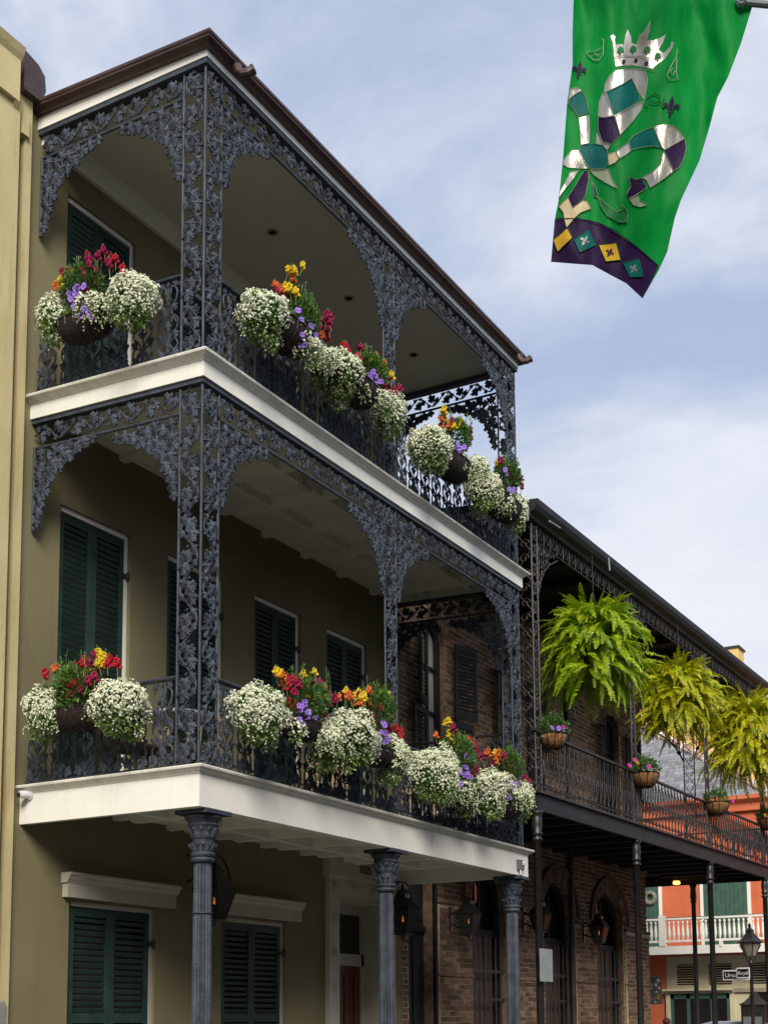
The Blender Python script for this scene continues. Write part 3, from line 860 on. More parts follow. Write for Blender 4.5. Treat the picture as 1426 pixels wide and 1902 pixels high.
def snap_mesh(col, seed):
    rnd = random.Random(seed); mb = MB(); h = .085
    n = 11
    for i in range(n):
        t = i / n; z = .0 + h * t; r = .030 * (1 - .45 * t) * rnd.uniform(.7, 1.2); w = i * 2.4 + rnd.uniform(-.5, .5)
        c = (cos(w) * r, sin(w) * r, z + rnd.uniform(-.006, .006))
        mb.ball(c, .0215 * (1 - .3 * t) * rnd.uniform(.75, 1.25), 6, 4, (rnd.uniform(.8, 1.3), rnd.uniform(.8, 1.3), rnd.uniform(.6, .9)))
    mb.cur = 1; mb.tube([(0, 0, -.10), (0, 0, h * .8)], .004, 4)
    for k in range(4): mb.ball((rnd.uniform(-.004, .004), rnd.uniform(-.004, .004), h + .008 * k), .006, 4, 3)
    return mb.mesh('snapdragon', [col, 'stem'])


def petunia_mesh(col):
    mb = MB(); K = 10; R = .031
    vs = [(0, 0, -.012)] + [(cos(2 * pi * k / K) * R * .24, sin(2 * pi * k / K) * R * .24, .001) for k in range(K)] + [(cos(2 * pi * k / K) * R * (1.08 if k % 2 else .92), sin(2 * pi * k / K) * R * (1.08 if k % 2 else .92), .006 * (k % 2)) for k in range(K)]
    mb.cur = 1; mb.add(vs[:1 + K], [(0, 1 + k, 1 + (k + 1) % K) for k in range(K)]); mb.cur = 0
    o = len(mb.v) - (1 + K)
    mb.add(vs[1:], [(k, K + k, K + (k + 1) % K, (k + 1) % K) for k in range(K)])
    return mb.mesh('petunia', [col, 'f_purple'])


SNAP = {c: [snap_mesh(c, i) for i in range(2)] for c in ('red', 'magenta', 'yellow', 'orange')}
PET = {'purple': petunia_mesh('purple'), 'pink': petunia_mesh('pink')}


def rdir(rnd):
    while 1:
        v = Vector((rnd.uniform(-1, 1), rnd.uniform(-1, 1), rnd.uniform(-1, 1)))
        if .05 < v.length < 1: return v.normalized()


def scatter_leaves(mb, rnd, c, rad, n, size, up=.3, droop=0):
    for _ in range(n):
        d = rdir(rnd); rr = rnd.uniform(.45, 1.0) ** .6
        p = Vector(c) + Vector((d.x * rad[0], d.y * rad[1], d.z * rad[2])) * rr
        a = (d + Vector((0, 0, up)) + rdir(rnd) * .6).normalized(); b = a.cross(rdir(rnd)).normalized()
        s = size * rnd.uniform(.6, 1.3); nn = a.cross(b)
        mb.add([p, p + a * s * .5 + b * s * .28 + nn * s * .08, p + a * s, p + a * s * .5 - b * s * .28 + nn * s * .08], [(0, 1, 2), (0, 2, 3)])


def alyssum(mbf, mbl, rnd, c, rad, n, fl=.0126, low=.0):
    n = int(n * 1.9)
    c = Vector(c); sd = rnd.uniform(0, 50)
    for i in range(n):
        d = rdir(rnd)
        if d.z < -.55 and rnd.random() < .7: continue
        # fewer flowers low down, where the stems show green
        if d.z < -.05 and rnd.random() < .30 + (-d.z) * .5: continue
        bump = 1 + .34 * noise.noise(d * 1.8 + Vector((sd, 0, 0))) + .07 * noise.noise(d * 7 + Vector((0, sd, 0)))
        sagz = 1.0 if d.z > 0 else 1.25
        p = c + Vector((d.x * rad[0], d.y * rad[1], d.z * rad[2] * sagz)) * bump * rnd.uniform(.88, 1.07)
        nr = (Vector((d.x / rad[0], d.y / rad[1], d.z / rad[2])).normalized() + rdir(rnd) * .5 + Vector((0, 0, .25))).normalized()
        a = nr.cross(Vector((.3, .5, .8))).normalized(); b = nr.cross(a)
        r = fl * rnd.uniform(.6, 1.35); K = 6; o = rnd.random()
        vs = [p + nr * r * .75] + [p + (a * cos(2 * pi * k / K + o) + b * sin(2 * pi * k / K + o)) * r * (.82 if k % 2 else 1.12) for k in range(K)]
        mbf.add(vs, [(0, 1 + k, 1 + (k + 1) % K) for k in range(K)])
    scatter_leaves(mbl, rnd, c, (rad[0] * .93, rad[1] * .93, rad[2] * .98), int(n * .42), .034, .2)
    scatter_leaves(mbl, rnd, c - Vector((0, 0, rad[2] * .9)), (rad[0] * .7, rad[1] * .7, rad[2] * .6), int(n * .2), .04, -.4)
    # trailing sprigs that break the outline
    for i in range(16):
        d = rdir(rnd)
        if d.z > .1: continue
        p = c + Vector((d.x * rad[0], d.y * rad[1], d.z * rad[2] * 1.2))
        q = p + Vector((d.x * .03, d.y * .03, -rnd.uniform(.05, .12)))
        mbl.tube([p, q], .003, 3, cap=False)
        for k in range(3):
            s = p.lerp(q, .4 + .3 * k) + rdir(rnd) * .012
            mbf.ball(s, fl * .65, 5, 3)


def core(mb, c, rad):
    mb.ball(c, 1.0, 12, 8, rad)


def trough(c, a, o, ln, rad, parent, matn):
    """half-round basket hung on the rail; a along, o outwards, c top centre"""
    mb = MB(); nu, nv = 18, 9; vs = []
    for i in range(nu + 1):
        u = -1 + 2 * i / nu; env = max(.12, (1 - abs(u) ** 3.2)) ** .5
        for j in range(nv + 1):
            w = pi * j / nv
            wob = 1 + .05 * noise.noise(Vector((u * 4, j * .9, c.x + c.y)))
            vs.append(c + a * (u * ln) + o * (cos(w) * rad * env * wob) + Vector((0, 0, -sin(w) * rad * 1.15 * env * wob)))
    fs = [(i * (nv + 1) + j, i * (nv + 1) + j + 1, (i + 1) * (nv + 1) + j + 1, (i + 1) * (nv + 1) + j) for i in range(nu) for j in range(nv)]
    fs += [tuple(range(nv + 1)), tuple(range(nu * (nv + 1), (nu + 1) * (nv + 1)))[::-1]]
    mb.add(vs, fs); b = part('basket', mb, matn, parent, smooth=True)
    wm = MB()
    for i in range(1, 6):
        u = -1 + 2 * i / 6; env = (1 - abs(u) ** 3.2) ** .5
        wm.tube([c + a * (u * ln) + o * (cos(w) * (rad * env + .012)) + Vector((0, 0, -sin(w) * (rad * 1.15 * env + .012))) for w in [pi * k / 8 for k in range(9)]], .005, 4)
    for s_ in (-1, 1): wm.tube([c + a * (u * ln) + o * (s_ * (rad * max(.12, 1 - abs(u) ** 3.2) ** .5 + .006)) for u in [-1 + k / 5 for k in range(11)]], .006, 4)
    part('wire_frame', wm, 'black', b)
    return b


def planter(label, c, a, ln, seed, big, small, small_at, col_at, snaps, pets, ncol=(1, 1), group='flower troughs hung along the white trimmed balcony', rad=.17):
    rnd = random.Random(seed); c = Vector(c); a = Vector(a); o = Vector((1, 0, 0)) if abs(a.y) > .5 else Vector((0, -1, 0))
    t = thing('flower_planter', label, 'flower basket', c, group)
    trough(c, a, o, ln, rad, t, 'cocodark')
    up = Vector((0, 0, 1))
    fm, lm, gm = MB(), MB(), MB()
    p1 = c + a * big[0] + o * (.05 + big[3]) + up * big[1]
    R = big[2] * .88; core(gm, p1, (R * .84, R * .84, R * .72)); ea = Vector((abs(a.x), abs(a.y), 0)) * .16 * R
    alyssum(fm, lm, rnd, p1, (R * .96 + ea.x, R * .96 + ea.y, R * .84), int(1150 * (R / .25) ** 2))
    # small tufts creep along the basket rim towards the colour
    for q_ in range(5):
        tt = rnd.uniform(.25, 1.0)
        cq = p1.lerp(c + a * small_at[0] + o * .12 + up * (small_at[1] if small else 0), tt) + Vector((0, 0, rnd.uniform(-.08, .0))) + o * rnd.uniform(.0, .08)
        rq = rnd.uniform(.055, .095)
        alyssum(fm, lm, rnd, cq, (rq, rq, rq * 1.2), int(90 * (rq / .08) ** 2))
    for _ in range(4):     # side lobes break the outline
        dd = rdir(rnd); dd.z = -abs(dd.z) * .7 - .1
        alyssum(fm, lm, rnd, p1 + dd * R * .55, (R * .55, R * .55, R * rnd.uniform(.5, .95)), int(330 * (R / .25) ** 2))
    if small:
        p2 = c + a * small_at[0] + o * (.05 + small_at[2]) + up * small_at[1]; R2 = small
        core(gm, p2, (R2 * .8, R2 * .8, R2 * .9)); alyssum(fm, lm, rnd, p2, (R2, R2, R2 * 1.25), int(1100 * (R2 / .2) ** 2))
    part('white_flower_mass', fm, 'alyssum', t, kind='stuff')
    scatter_leaves(lm, rnd, c + up * .02, (abs(a.x) * ln * .9 + abs(o.x) * .17, abs(a.y) * ln * .9 + abs(o.y) * .17, .07), 260, .05)
    g1 = c + a * col_at[0] + o * .04 + up * col_at[1]
    part('trailing_stems', lm, 'alyleaf', t, kind='stuff')
    part('inner_foliage', gm, 'leaf', t, kind='stuff')
    lf = MB(); ra = col_at[2] * 1.15
    scatter_leaves(lf, rnd, g1, (ra * (abs(a.x) + .7 * abs(o.x)), ra * (abs(a.y) + .7 * abs(o.y)), ra * .75), 1300, .042, .5)
    scatter_leaves(lf, rnd, c + up * .06, (abs(a.x) * ln * .8 + abs(o.x) * .15, abs(a.y) * ln * .8 + abs(o.y) * .15, .09), 700, .045, .4)
    # upright flower stalks
    for k in range(12):
        q = g1 + a * rnd.uniform(-ra, ra) * .9 + o * rnd.uniform(-.06, .12)
        h = rnd.uniform(.12, .28) * (ra / .22)
        tip = q + up * h + rdir(rnd) * .04
        lf.tube([q, (q + tip) / 2 + rdir(rnd) * .012, tip], .004, 4, cap=False)
        for s_ in range(7):
            w = q.lerp(tip, s_ / 7); scatter_leaves(lf, rnd, w, (.015, .015, .02), 4, .03, .6)
    part('foliage', lf, 'leaf', t, kind='stuff')
    ex = []
    for (cl, da, dz, do) in snaps:
        for _ in range(2):
            if rnd.random() < .75: ex.append((cl if rnd.random() < .6 else rnd.choice(('magenta', 'red', 'orange', 'yellow')) if rnd.random() < .3 else 'magenta', da + rnd.uniform(-.06, .06), dz - rnd.uniform(-.01, .10), do + rnd.uniform(-.05, .12)))
    snaps = list(snaps) + ex
    pets = list(pets) + [(cl, da + rnd.uniform(-.06, .06), dz + rnd.uniform(-.06, .05), do + rnd.uniform(-.05, .02)) for (cl, da, dz, do) in pets if rnd.random() < .8]
    for (cl, da, dz, do) in snaps:
        q = c + a * da + up * dz + o * do
        s_ = rnd.uniform(.75, 1.05)
        part('snapdragon', SNAP[cl][rnd.randrange(2)], None, t, T(q) @ Matrix.Rotation(rnd.uniform(-.3, .3), 4, 'X') @ Matrix.Rotation(rnd.uniform(-.3, .3), 4, 'Y') @ Matrix.Scale(s_, 4))
    for (cl, da, dz, do) in pets:
        q = c + a * da + up * dz + o * do
        dr = (o * 1.0 + (C0 - q).normalized() * .8 + rdir(rnd) * .45 + up * .1).normalized()
        part('petunia', PET[cl], None, t, T(q) @ dr.to_track_quat('Z', 'Y').to_matrix().to_4x4() @ Matrix.Scale(rnd.uniform(.85, 1.15), 4))
    return t


def mk_col(c, a, o, plane_val, pix, axis, dv):
    """turn pixel positions into offsets on the vertical plane the planter hangs in"""
    res = []
    for (cl, u, v) in pix:
        P = atx(u, v, plane_val + dv) if axis == 'x' else aty(u, v, plane_val - dv)
        d = P - Vector(c)
        res.append((cl, d.dot(Vector(a)), d.z, d.dot(Vector(o))))
    return res


def front_planter(label, cpix, ln, seed, big, small, small_pix, colr, snaps, pets, zb=None):
    X_ = .26; upper = seed < 20; ln = ln * (1.15 if upper else 1.0)
    c = atx(cpix[0], cpix[1], X_); c.z += .05; a = Vector((0, 1, 0)); o = Vector((1, 0, 0))
    B = atx(big[0], big[1], X_ + .06) - c
    bg_ = (B.y, B.z, big[2], .0)
    sm = None
    if small:
        S = atx(small_pix[0], small_pix[1], X_) - c; sm = (S.y, S.z, -.05)
    G = atx(colr[0], colr[1], X_) - c
    planter(label, c, a, ln, seed, bg_, small, sm, (G.y, G.z, colr[2]), mk_col(c, a, o, X_, snaps, 'x', .02), mk_col(c, a, o, X_, pets, 'x', .17), rad=.20 if upper else .16)


def side_planter(label, cpix, ln, seed, big, small, small_pix, colr, snaps, pets):
    Y_ = -.24; c = aty(cpix[0], cpix[1], Y_); c.z += .05; a = Vector((-1, 0, 0)); o = Vector((0, -1, 0))
    B = aty(big[0], big[1], Y_ - .06) - c
    S = aty(small_pix[0], small_pix[1], Y_) - c
    G = aty(colr[0], colr[1], Y_) - c
    planter(label, c, a, ln, seed, (-B.x, B.z, big[2], 0), small, (-S.x, S.z, 0), (-G.x, G.z, colr[2]), mk_col(c, a, o, Y_, snaps, 'y', .02), mk_col(c, a, o, Y_, pets, 'y', .17))


side_planter('flower trough with tall red blooms at the left end of the upper balcony', (160, 605), .32, 11, (242, 553, .255), .15, (107, 592), (160, 535, .2),
             [('magenta', 180, 482), ('magenta', 190, 478), ('red', 208, 487), ('magenta', 182, 510), ('magenta', 172, 515), ('red', 228, 508), ('magenta', 178, 532), ('yellow', 132, 515), ('orange', 118, 532), ('yellow', 135, 520)],
             [('purple', 143, 533), ('purple', 155, 532), ('purple', 131, 555), ('purple', 141, 548), ('purple', 162, 566), ('purple', 138, 569), ('purple', 165, 580), ('purple', 150, 585), ('purple', 158, 552), ('purple', 128, 545)])
front_planter('upper balcony flower trough with a tall yellow snapdragon pair, nearest the corner post', (520, 612), .42, 12, (492, 580, .25), .13, (592, 672), (552, 588, .2),
              [('yellow', 534, 506), ('yellow', 545, 506), ('yellow', 530, 540), ('yellow', 543, 534), ('yellow', 538, 546), ('orange', 512, 535), ('red', 585, 592), ('magenta', 598, 598), ('magenta', 610, 608), ('magenta', 600, 612), ('magenta', 603, 600), ('red', 606, 628), ('orange', 565, 580)],
              [('purple', 556, 598), ('purple', 562, 606), ('purple', 558, 618), ('purple', 562, 626), ('purple', 580, 606), ('purple', 586, 630), ('purple', 575, 622), ('purple', 596, 636), ('purple', 556, 576), ('purple', 566, 640)])
front_planter('upper balcony flower trough with orange and crimson blooms, second from the corner post', (645, 712), .45, 13, (634, 688, .255), .18, (722, 762), (682, 690, .19),
              [('red', 640, 650), ('red', 646, 656), ('magenta', 670, 650), ('red', 662, 668), ('orange', 688, 672), ('yellow', 680, 668), ('red', 676, 680), ('magenta', 704, 682), ('magenta', 716, 694), ('magenta', 690, 684), ('magenta', 712, 706), ('magenta', 722, 722), ('magenta', 712, 722)],
              [('purple', 693, 690), ('purple', 698, 698), ('purple', 688, 700), ('purple', 703, 708), ('purple', 697, 712)])
front_planter('upper balcony flower trough with yellow snapdragons against the sky, just right of the middle post', (833, 862), .38, 14, (798, 826, .27), .16, (884, 878), (842, 812, .2),
              [('yellow', 823, 770), ('orange', 821, 782), ('yellow', 828, 786), ('yellow', 836, 792), ('yellow', 842, 790), ('yellow', 856, 798), ('red', 874, 816), ('orange', 830, 796)],
              [('purple', 850, 826), ('purple', 856, 836), ('purple', 852, 842), ('purple', 862, 830), ('purple', 848, 834)])
front_planter('upper balcony flower trough at the far right end with one yellow bloom', (928, 938), .38, 15, (899, 905, .26), .17, (955, 948), (937, 886, .19),
              [('yellow', 923, 866), ('magenta', 950, 884), ('magenta', 958, 892), ('red', 962, 896), ('orange', 946, 888), ('magenta', 953, 904), ('red', 948, 880)],
              [('purple', 945, 908), ('purple', 950, 914), ('purple', 954, 908), ('purple', 938, 872)])
side_planter('flower trough with red and yellow blooms at the left end of the lower balcony', (145, 1330), .30, 21, (222, 1305, .27), .17, (87, 1320), (150, 1275, .22),
             [('red', 159, 1232), ('yellow', 158, 1240), ('yellow', 187, 1220), ('yellow', 189, 1234), ('yellow', 191, 1228), ('red', 208, 1230), ('magenta', 173, 1240), ('yellow', 172, 1252), ('magenta', 185, 1250), ('red', 130, 1265), ('orange', 137, 1278), ('magenta', 165, 1278), ('magenta', 183, 1276), ('magenta', 138, 1246), ('orange', 105, 1250), ('magenta', 142, 1302), ('red', 153, 1262), ('orange', 128, 1278), ('magenta', 117, 1272)], [])
front_planter('lower balcony flower trough nearest the corner post, with a big white mound and yellow spikes', (548, 1348), .36, 22, (484, 1318, .285), .17, (602, 1375), (562, 1300, .24),
              [('yellow', 513, 1252), ('orange', 515, 1258), ('red', 535, 1265), ('red', 541, 1270), ('magenta', 533, 1276), ('magenta', 550, 1278), ('yellow', 563, 1262), ('yellow', 564, 1256), ('yellow', 578, 1280), ('yellow', 586, 1282), ('magenta', 594, 1276), ('magenta', 603, 1280), ('magenta', 598, 1290), ('magenta', 612, 1302), ('red', 536, 1310), ('magenta', 587, 1326), ('red', 603, 1336)],
              [('purple', 560, 1312), ('purple', 566, 1308), ('purple', 572, 1323), ('purple', 558, 1318), ('purple', 556, 1336), ('purple', 585, 1334)])
front_planter('lower balcony flower trough just left of the middle post, with a row of yellow blooms', (690, 1398), .36, 23, (652, 1362, .30), .18, (722, 1402), (690, 1315, .24),
              [('yellow', 642, 1290), ('yellow', 646, 1298), ('yellow', 665, 1292), ('yellow', 656, 1300), ('orange', 682, 1292), ('orange', 676, 1304), ('yellow', 708, 1292), ('yellow', 684, 1308), ('yellow', 698, 1316), ('yellow', 711, 1320), ('magenta', 670, 1334), ('red', 692, 1340), ('magenta', 716, 1322), ('orange', 655, 1310), ('orange', 628, 1300), ('red', 724, 1360), ('red', 735, 1360)],
              [('purple', 690, 1364), ('purple', 700, 1366), ('purple', 708, 1360), ('purple', 716, 1362), ('purple', 695, 1376), ('purple', 705, 1374), ('purple', 717, 1378), ('purple', 698, 1392), ('purple', 714, 1347)])
front_planter('lower balcony flower trough just right of the middle post, with orange and yellow blooms', (858, 1474), .36, 24, (803, 1432, .32), .15, (866, 1478), (842, 1402, .25),
              [('yellow', 835, 1344), ('yellow', 838, 1368), ('yellow', 833, 1372), ('orange', 810, 1370), ('red', 850, 1372), ('orange', 868, 1380), ('red', 872, 1378), ('orange', 876, 1386), ('yellow', 858, 1400), ('yellow', 862, 1398), ('magenta', 885, 1412), ('magenta', 892, 1406), ('red', 838, 1362), ('magenta', 888, 1432)],
              [('purple', 854, 1430), ('purple', 866, 1426), ('purple', 868, 1436), ('purple', 875, 1444), ('purple', 856, 1456), ('purple', 862, 1440), ('purple', 868, 1408)])
front_planter('lower balcony flower trough at the far right end with crimson blooms', (938, 1500), .34, 25, (909, 1462, .30), .17, (966, 1482), (938, 1424, .22),
              [('yellow', 918, 1402), ('yellow', 944, 1404), ('yellow', 940, 1412), ('yellow', 946, 1420), ('orange', 925, 1404), ('orange', 919, 1412), ('red', 942, 1438), ('magenta', 950, 1444), ('magenta', 968, 1456), ('magenta', 976, 1450), ('magenta', 962, 1462), ('magenta', 968, 1480), ('red', 952, 1416)],
              [('purple', 952, 1462), ('purple', 945, 1480), ('purple', 960, 1456), ('purple', 949, 1454)])

# wicker furniture on the lower deck
def armchair(label, x, y, rz):
    t = thing('wicker_armchair', label, 'chair', (x, y, S1T), 'wicker furniture on the lower balcony')
    B = T((x, y, S1T)) @ RZ(rz)
    s = MB(); s.box(-.27, .27, -.27, .27, .34, .42); part('seat', s, 'wicker', t, B, bevel=.02)
    s = MB()
    for k in range(9):
        w = pi * k / 8; s.tube([(.28 * cos(w), .05 + .24 * sin(w), .42), (.31 * cos(w), .07 + .29 * sin(w), .66 + .14 * sin(w))], .018, 6)
    s.tube([(.31 * cos(pi * k / 12), .07 + .29 * sin(pi * k / 12), .66 + .14 * sin(pi * k / 12)) for k in range(13)], .028, 8); part('backrest', s, 'wicker', t, B)
    for sx in (-1, 1):
        for sy in (-1, 1): l = MB(); l.tube([(sx * .24, sy * .24, 0), (sx * .23, sy * .23, .36)], .022, 8); part('leg', l, 'wicker', t, B)
armchair('tan wicker armchair on the lower balcony behind the corner post', -.95, 1.05, .3)
armchair('tan wicker armchair on the lower balcony left of the corner post', -1.15, .45, 2.6)
armchair('tan wicker armchair on the lower balcony beside the middle post', -.95, 3.4, -.4)
armchair('tan wicker armchair on the lower balcony at its far right end', -1.0, 5.9, .5)
t = thing('side_table', 'small round white topped table on the lower balcony behind the corner ironwork', 'table', (-.75, .62, S1T))
s = MB(); s.lathe([(.34, S1T + .62), (.35, S1T + .63), (.35, S1T + .65), (.34, S1T + .655)], -.75, .62, 24); part('tabletop', s, 'plastic', t)
s = MB(); s.tube([(-.75, .62, S1T), (-.75, .62, S1T + .62)], .03, 8); s.lathe([(.2, S1T), (.2, S1T + .02), (.05, S1T + .05)], -.75, .62, 16); part('leg', s, 'wicker', t)


# ------------------------------------------------------------------ gas lanterns
def lantern(label, p, s, wall_x, hoop=False, lit=True, group='gas lanterns on the house fronts', metal='black', glassm='lglass'):
    t = thing('gas_lantern', label, 'lantern', p, group); x, y, z = p
    def ringpts(h, zz): return [(x + sx * h * s, y + sy * h * s, z + zz * s) for sx, sy in ((-1, -1), (1, -1), (1, 1), (-1, 1))]
    b, c_, d_ = ringpts(.13, -.34), ringpts(.24, .12), ringpts(.10, .34)
    f = MB()
    for i in range(4):
        f.tube([b[i], c_[i]], .009 * s, 5); f.tube([c_[i], c_[(i + 1) % 4]], .012 * s, 5); f.tube([b[i], b[(i + 1) % 4]], .014 * s, 5)
        f.tube([c_[i], d_[i]], .014 * s, 5)
    f.box(x - .13 * s, x + .13 * s, y - .13 * s, y + .13 * s, z - .36 * s, z - .33 * s)
    f.lathe([(.10 * s, z - .36 * s), (.05 * s, z - .40 * s), (.02 * s, z - .46 * s)], x, y, 8)
    part('frame', f, metal, t)
    rf = MB(); e = ringpts(.26, .13); h = ringpts(.11, .36)
    rf.add(e + h, [(0, 1, 5, 4), (1, 2, 6, 5), (2, 3, 7, 6), (3, 0, 4, 7), (3, 2, 1, 0)])
    rf.box(x - .11 * s, x + .11 * s, y - .11 * s, y + .11 * s, z + .36 * s, z + .44 * s)
    rf.lathe([(.14 * s, z + .44 * s), (.10 * s, z + .50 * s), (.03 * s, z + .54 * s), (.03 * s, z + .6 * s), (.005, z + .64 * s)], x, y, 10)
    part('lantern_roof', rf, metal, t)
    for i in (0, 1, 2, 3):
        j = (i + 1) % 4
        gl = MB(); A, B_, C_, D_ = [Vector(q) for q in (b[i], b[j], c_[j], c_[i])]
        ce = (A + B_ + C_ + D_) / 4; nrm = (ce - Vector((x, y, ce.z))).normalized() * .004
        pts = [q.lerp(ce, .1) for q in (A, B_, C_, D_)]
        gl.add([q for q in pts] + [q + nrm for q in pts], [(0, 1, 2, 3), (7, 6, 5, 4), (0, 4, 5, 1), (1, 5, 6, 2), (2, 6, 7, 3), (3, 7, 4, 0)])
        if 0: part('pane', gl, glassm, t)
        else: part('pane', gl, M['clear'], t)
    br = MB()
    if hoop:
        R = .40 * s
        br.tube([(x, y + cos(w) * R, z + .28 * s + sin(w) * R) for w in [2 * pi * k / 24 for k in range(25)]], .013, 6)
        br.tube([(wall_x, y, z + .3 * s + R), (x, y, z + .28 * s + R)], .014, 6); br.tube([(wall_x, y, z + .28 * s), (x, y, z + .45 * s)], .012, 6)
    else:
        br.tube([(wall_x, y, z - .05), (wall_x + (x - wall_x) * .5, y, z - .12), (x, y, z - .1 * s)], .016, 6)
        br.tube([(wall_x, y, z + .16 * s), (x - .2 * s, y, z + .13 * s)], .014, 6)
        br.box(wall_x, wall_x + .03, y - .05, y + .05, z - .2, z + .2)
    part('bracket_arm', br, metal, t)
    if lit:
        fl = MB(); fl.ball((x, y, z - .08 * s), .026 * s, 8, 6, (.7, .7, 1.7)); fl.ball((x, y, z - .02 * s), .016 * s, 8, 6, (.7, .7, 1.7)); part('flame', fl, 'flame', t)
        bn = MB(); bn.tube([(x, y, z - .34 * s), (x, y, z - .14 * s)], .01 * s, 6); part('burner', bn, metal, t)
    return t


# clear glass: thin dark tinted transparent sheet
cg = bpy.data.materials.new('clear_lantern_glass'); cg.use_nodes = True
_t = cg.node_tree; _b = _t.nodes['Principled BSDF']; _tr = _t.nodes.new('ShaderNodeBsdfTransparent'); _tr.inputs[0].default_value = (.75, .74, .70, 1)
_ms = _t.nodes.new('ShaderNodeMixShader'); _ms.inputs[0].default_value = .45; _b.inputs['Base Color'].default_value = (.05, .05, .045, 1); _b.inputs['Roughness'].default_value = .08
_t.links.new(_b.outputs[0], _ms.inputs[1]); _t.links.new(_tr.outputs[0], _ms.inputs[2]); _t.links.new(_ms.outputs[0], _t.nodes['Material Output'].inputs[0])
M['clear'] = cg
p = atx(398, 1668, -1.75); lantern('gas lantern with round hoop bracket behind the corner column', (p.x, p.y, p.z), .70, -D, True)
p = atx(748, 1703, -1.75); lantern('gas lantern with round hoop bracket behind the middle column beside door 1035', (p.x, p.y, p.z), .70, -D, True)

# ================================================================== BRICK BUILDING
BY0, BY1 = 7.455, 18.1; BX = -D; BZT = 8.75
bb = thing('brick_corner_house', 'two storey red brick corner house with arched ground floor openings', 'house', (BX, BY0, 0))
ARCH = [(7.66, 8.46, .14, 4.0, 0.0), (9.72, 11.02, .14, 3.55, .60), (12.58, 13.90, .14, 3.55, .60), (15.10, 16.62, .14, 3.55, .60)]
UPW = [(8.20, 8.92, 4.95, 7.45, .30), (10.90, 11.75, 4.95, 7.45, .33), (15.80, 16.72, 4.95, 7.45, .33)]
part('mortar_wall', holewall(BX - .007, BY0 - .01, BY1, 0, BZT, ARCH + UPW, .32), ['mortar', 'brick'], bb)
bk = MB(); bk.box(BX - 8, BX - .34, BY0, BY1 - .03, 0, BZT - .02); part('rear_wall', bk, 'brick', bb)
rf = MB(); rf.prism([(BX - .3, BZT), (BX - 4.3, BZT + .55), (BX - 8.3, BZT)], 'y', BY0, BY1 + .02); part('roof', rf, 'house', bb)
cw = MB(); cw.box(BX - 8, BX - .012, BY1 - .012, BY1, 0, BZT); part('mortar_side', cw, 'mortar', bb)


def in_open(y0, y1, z0, z1, pad=0):
    for ya, yb, zb, zs, ri in ARCH + UPW:
        if y1 <= ya - pad or y0 >= yb + pad: continue
        if z1 <= zb: continue
        m_ = (ya + yb) / 2; hw = (yb - ya) / 2
        if ri > 0:
            # nearest edge of the brick to the arch axis
            yy = min(max(m_, y0), y1); t = (yy - m_) / hw
            # arch ring width .24
            rr = .24 if ri > .4 else .2
            tt = (yy - m_) / (hw + rr)
            ztop = zs + (ri + rr) * sqrt(max(0, 1 - tt * tt)) if z1 > zs else zs + 9
            if z0 < ztop and (z1 > zs or abs(yy - m_) < hw): return True
            if z1 <= zs and y1 > ya and y0 < yb: return True
        else:
            if z0 < zs: return True
    return False


rnd = random.Random(5)
brest = MB(); bmesh_cache = {}
singles = 0
cand = []
BH, BLn, JT = .066, .203, .016
zc = .14; row = 0
while zc + BH < BZT:
    y = BY0 + (-.11 if row % 2 else 0)
    head = (row % 6 == 5)
    step = (BLn / 2 + .002) if head else BLn + JT
    ln = (BLn / 2 - .008) if head else BLn
    while y < BY1 - .01:
        a, b = max(y, BY0), min(y + ln, BY1)
        if b - a > .04:
            segs = [(a, b)]
            if in_open(a, b, zc, zc + BH):
                # clip against straight jambs
                segs = []
                for k in range(4):
                    p0, p1 = a + (b - a) * k / 4, a + (b - a) * (k + 1) / 4
                    if not in_open(p0, p1, zc, zc + BH):
                        if segs and abs(segs[-1][1] - p0) < 1e-6: segs[-1] = (segs[-1][0], p1)
                        else: segs.append((p0, p1))
            for (p0, p1) in segs:
                if p1 - p0 > .03:
                    cand.append((p0, p1, zc, zc + BH, BX - .012, BX + rnd.uniform(-.003, .003)))
        y += step
    zc += BH + JT; row += 1
# those that show largest: nearest full bricks of the visible stretches
def show(c):
    full = abs((c[1] - c[0]) - BLn) < .01
    vis = (c[2] > 1.7 and c[2] < 3.5 and (8.5 < c[0] < 9.7)) or (4.9 < c[2] < 7.3 and (7.5 < c[0] < 10.6))
    return (0 if (full and vis) else 1, c[0])
cand.sort(key=show)
for i, c in enumerate(cand):
    p0, p1, z0, z1, xa, xb = c
    if i < 290:
        key = round(p1 - p0, 2)
        if key not in bmesh_cache:
            q = MB(); q.box(0, .012, 0, key, 0, BH); bmesh_cache[key] = q.mesh('brick', 'brick')
        part('brick', bmesh_cache[key], None, bb, T((xb - .012, p0, z0)))
    else: brest.box(xa, xb, p0, p1, z0, z1)
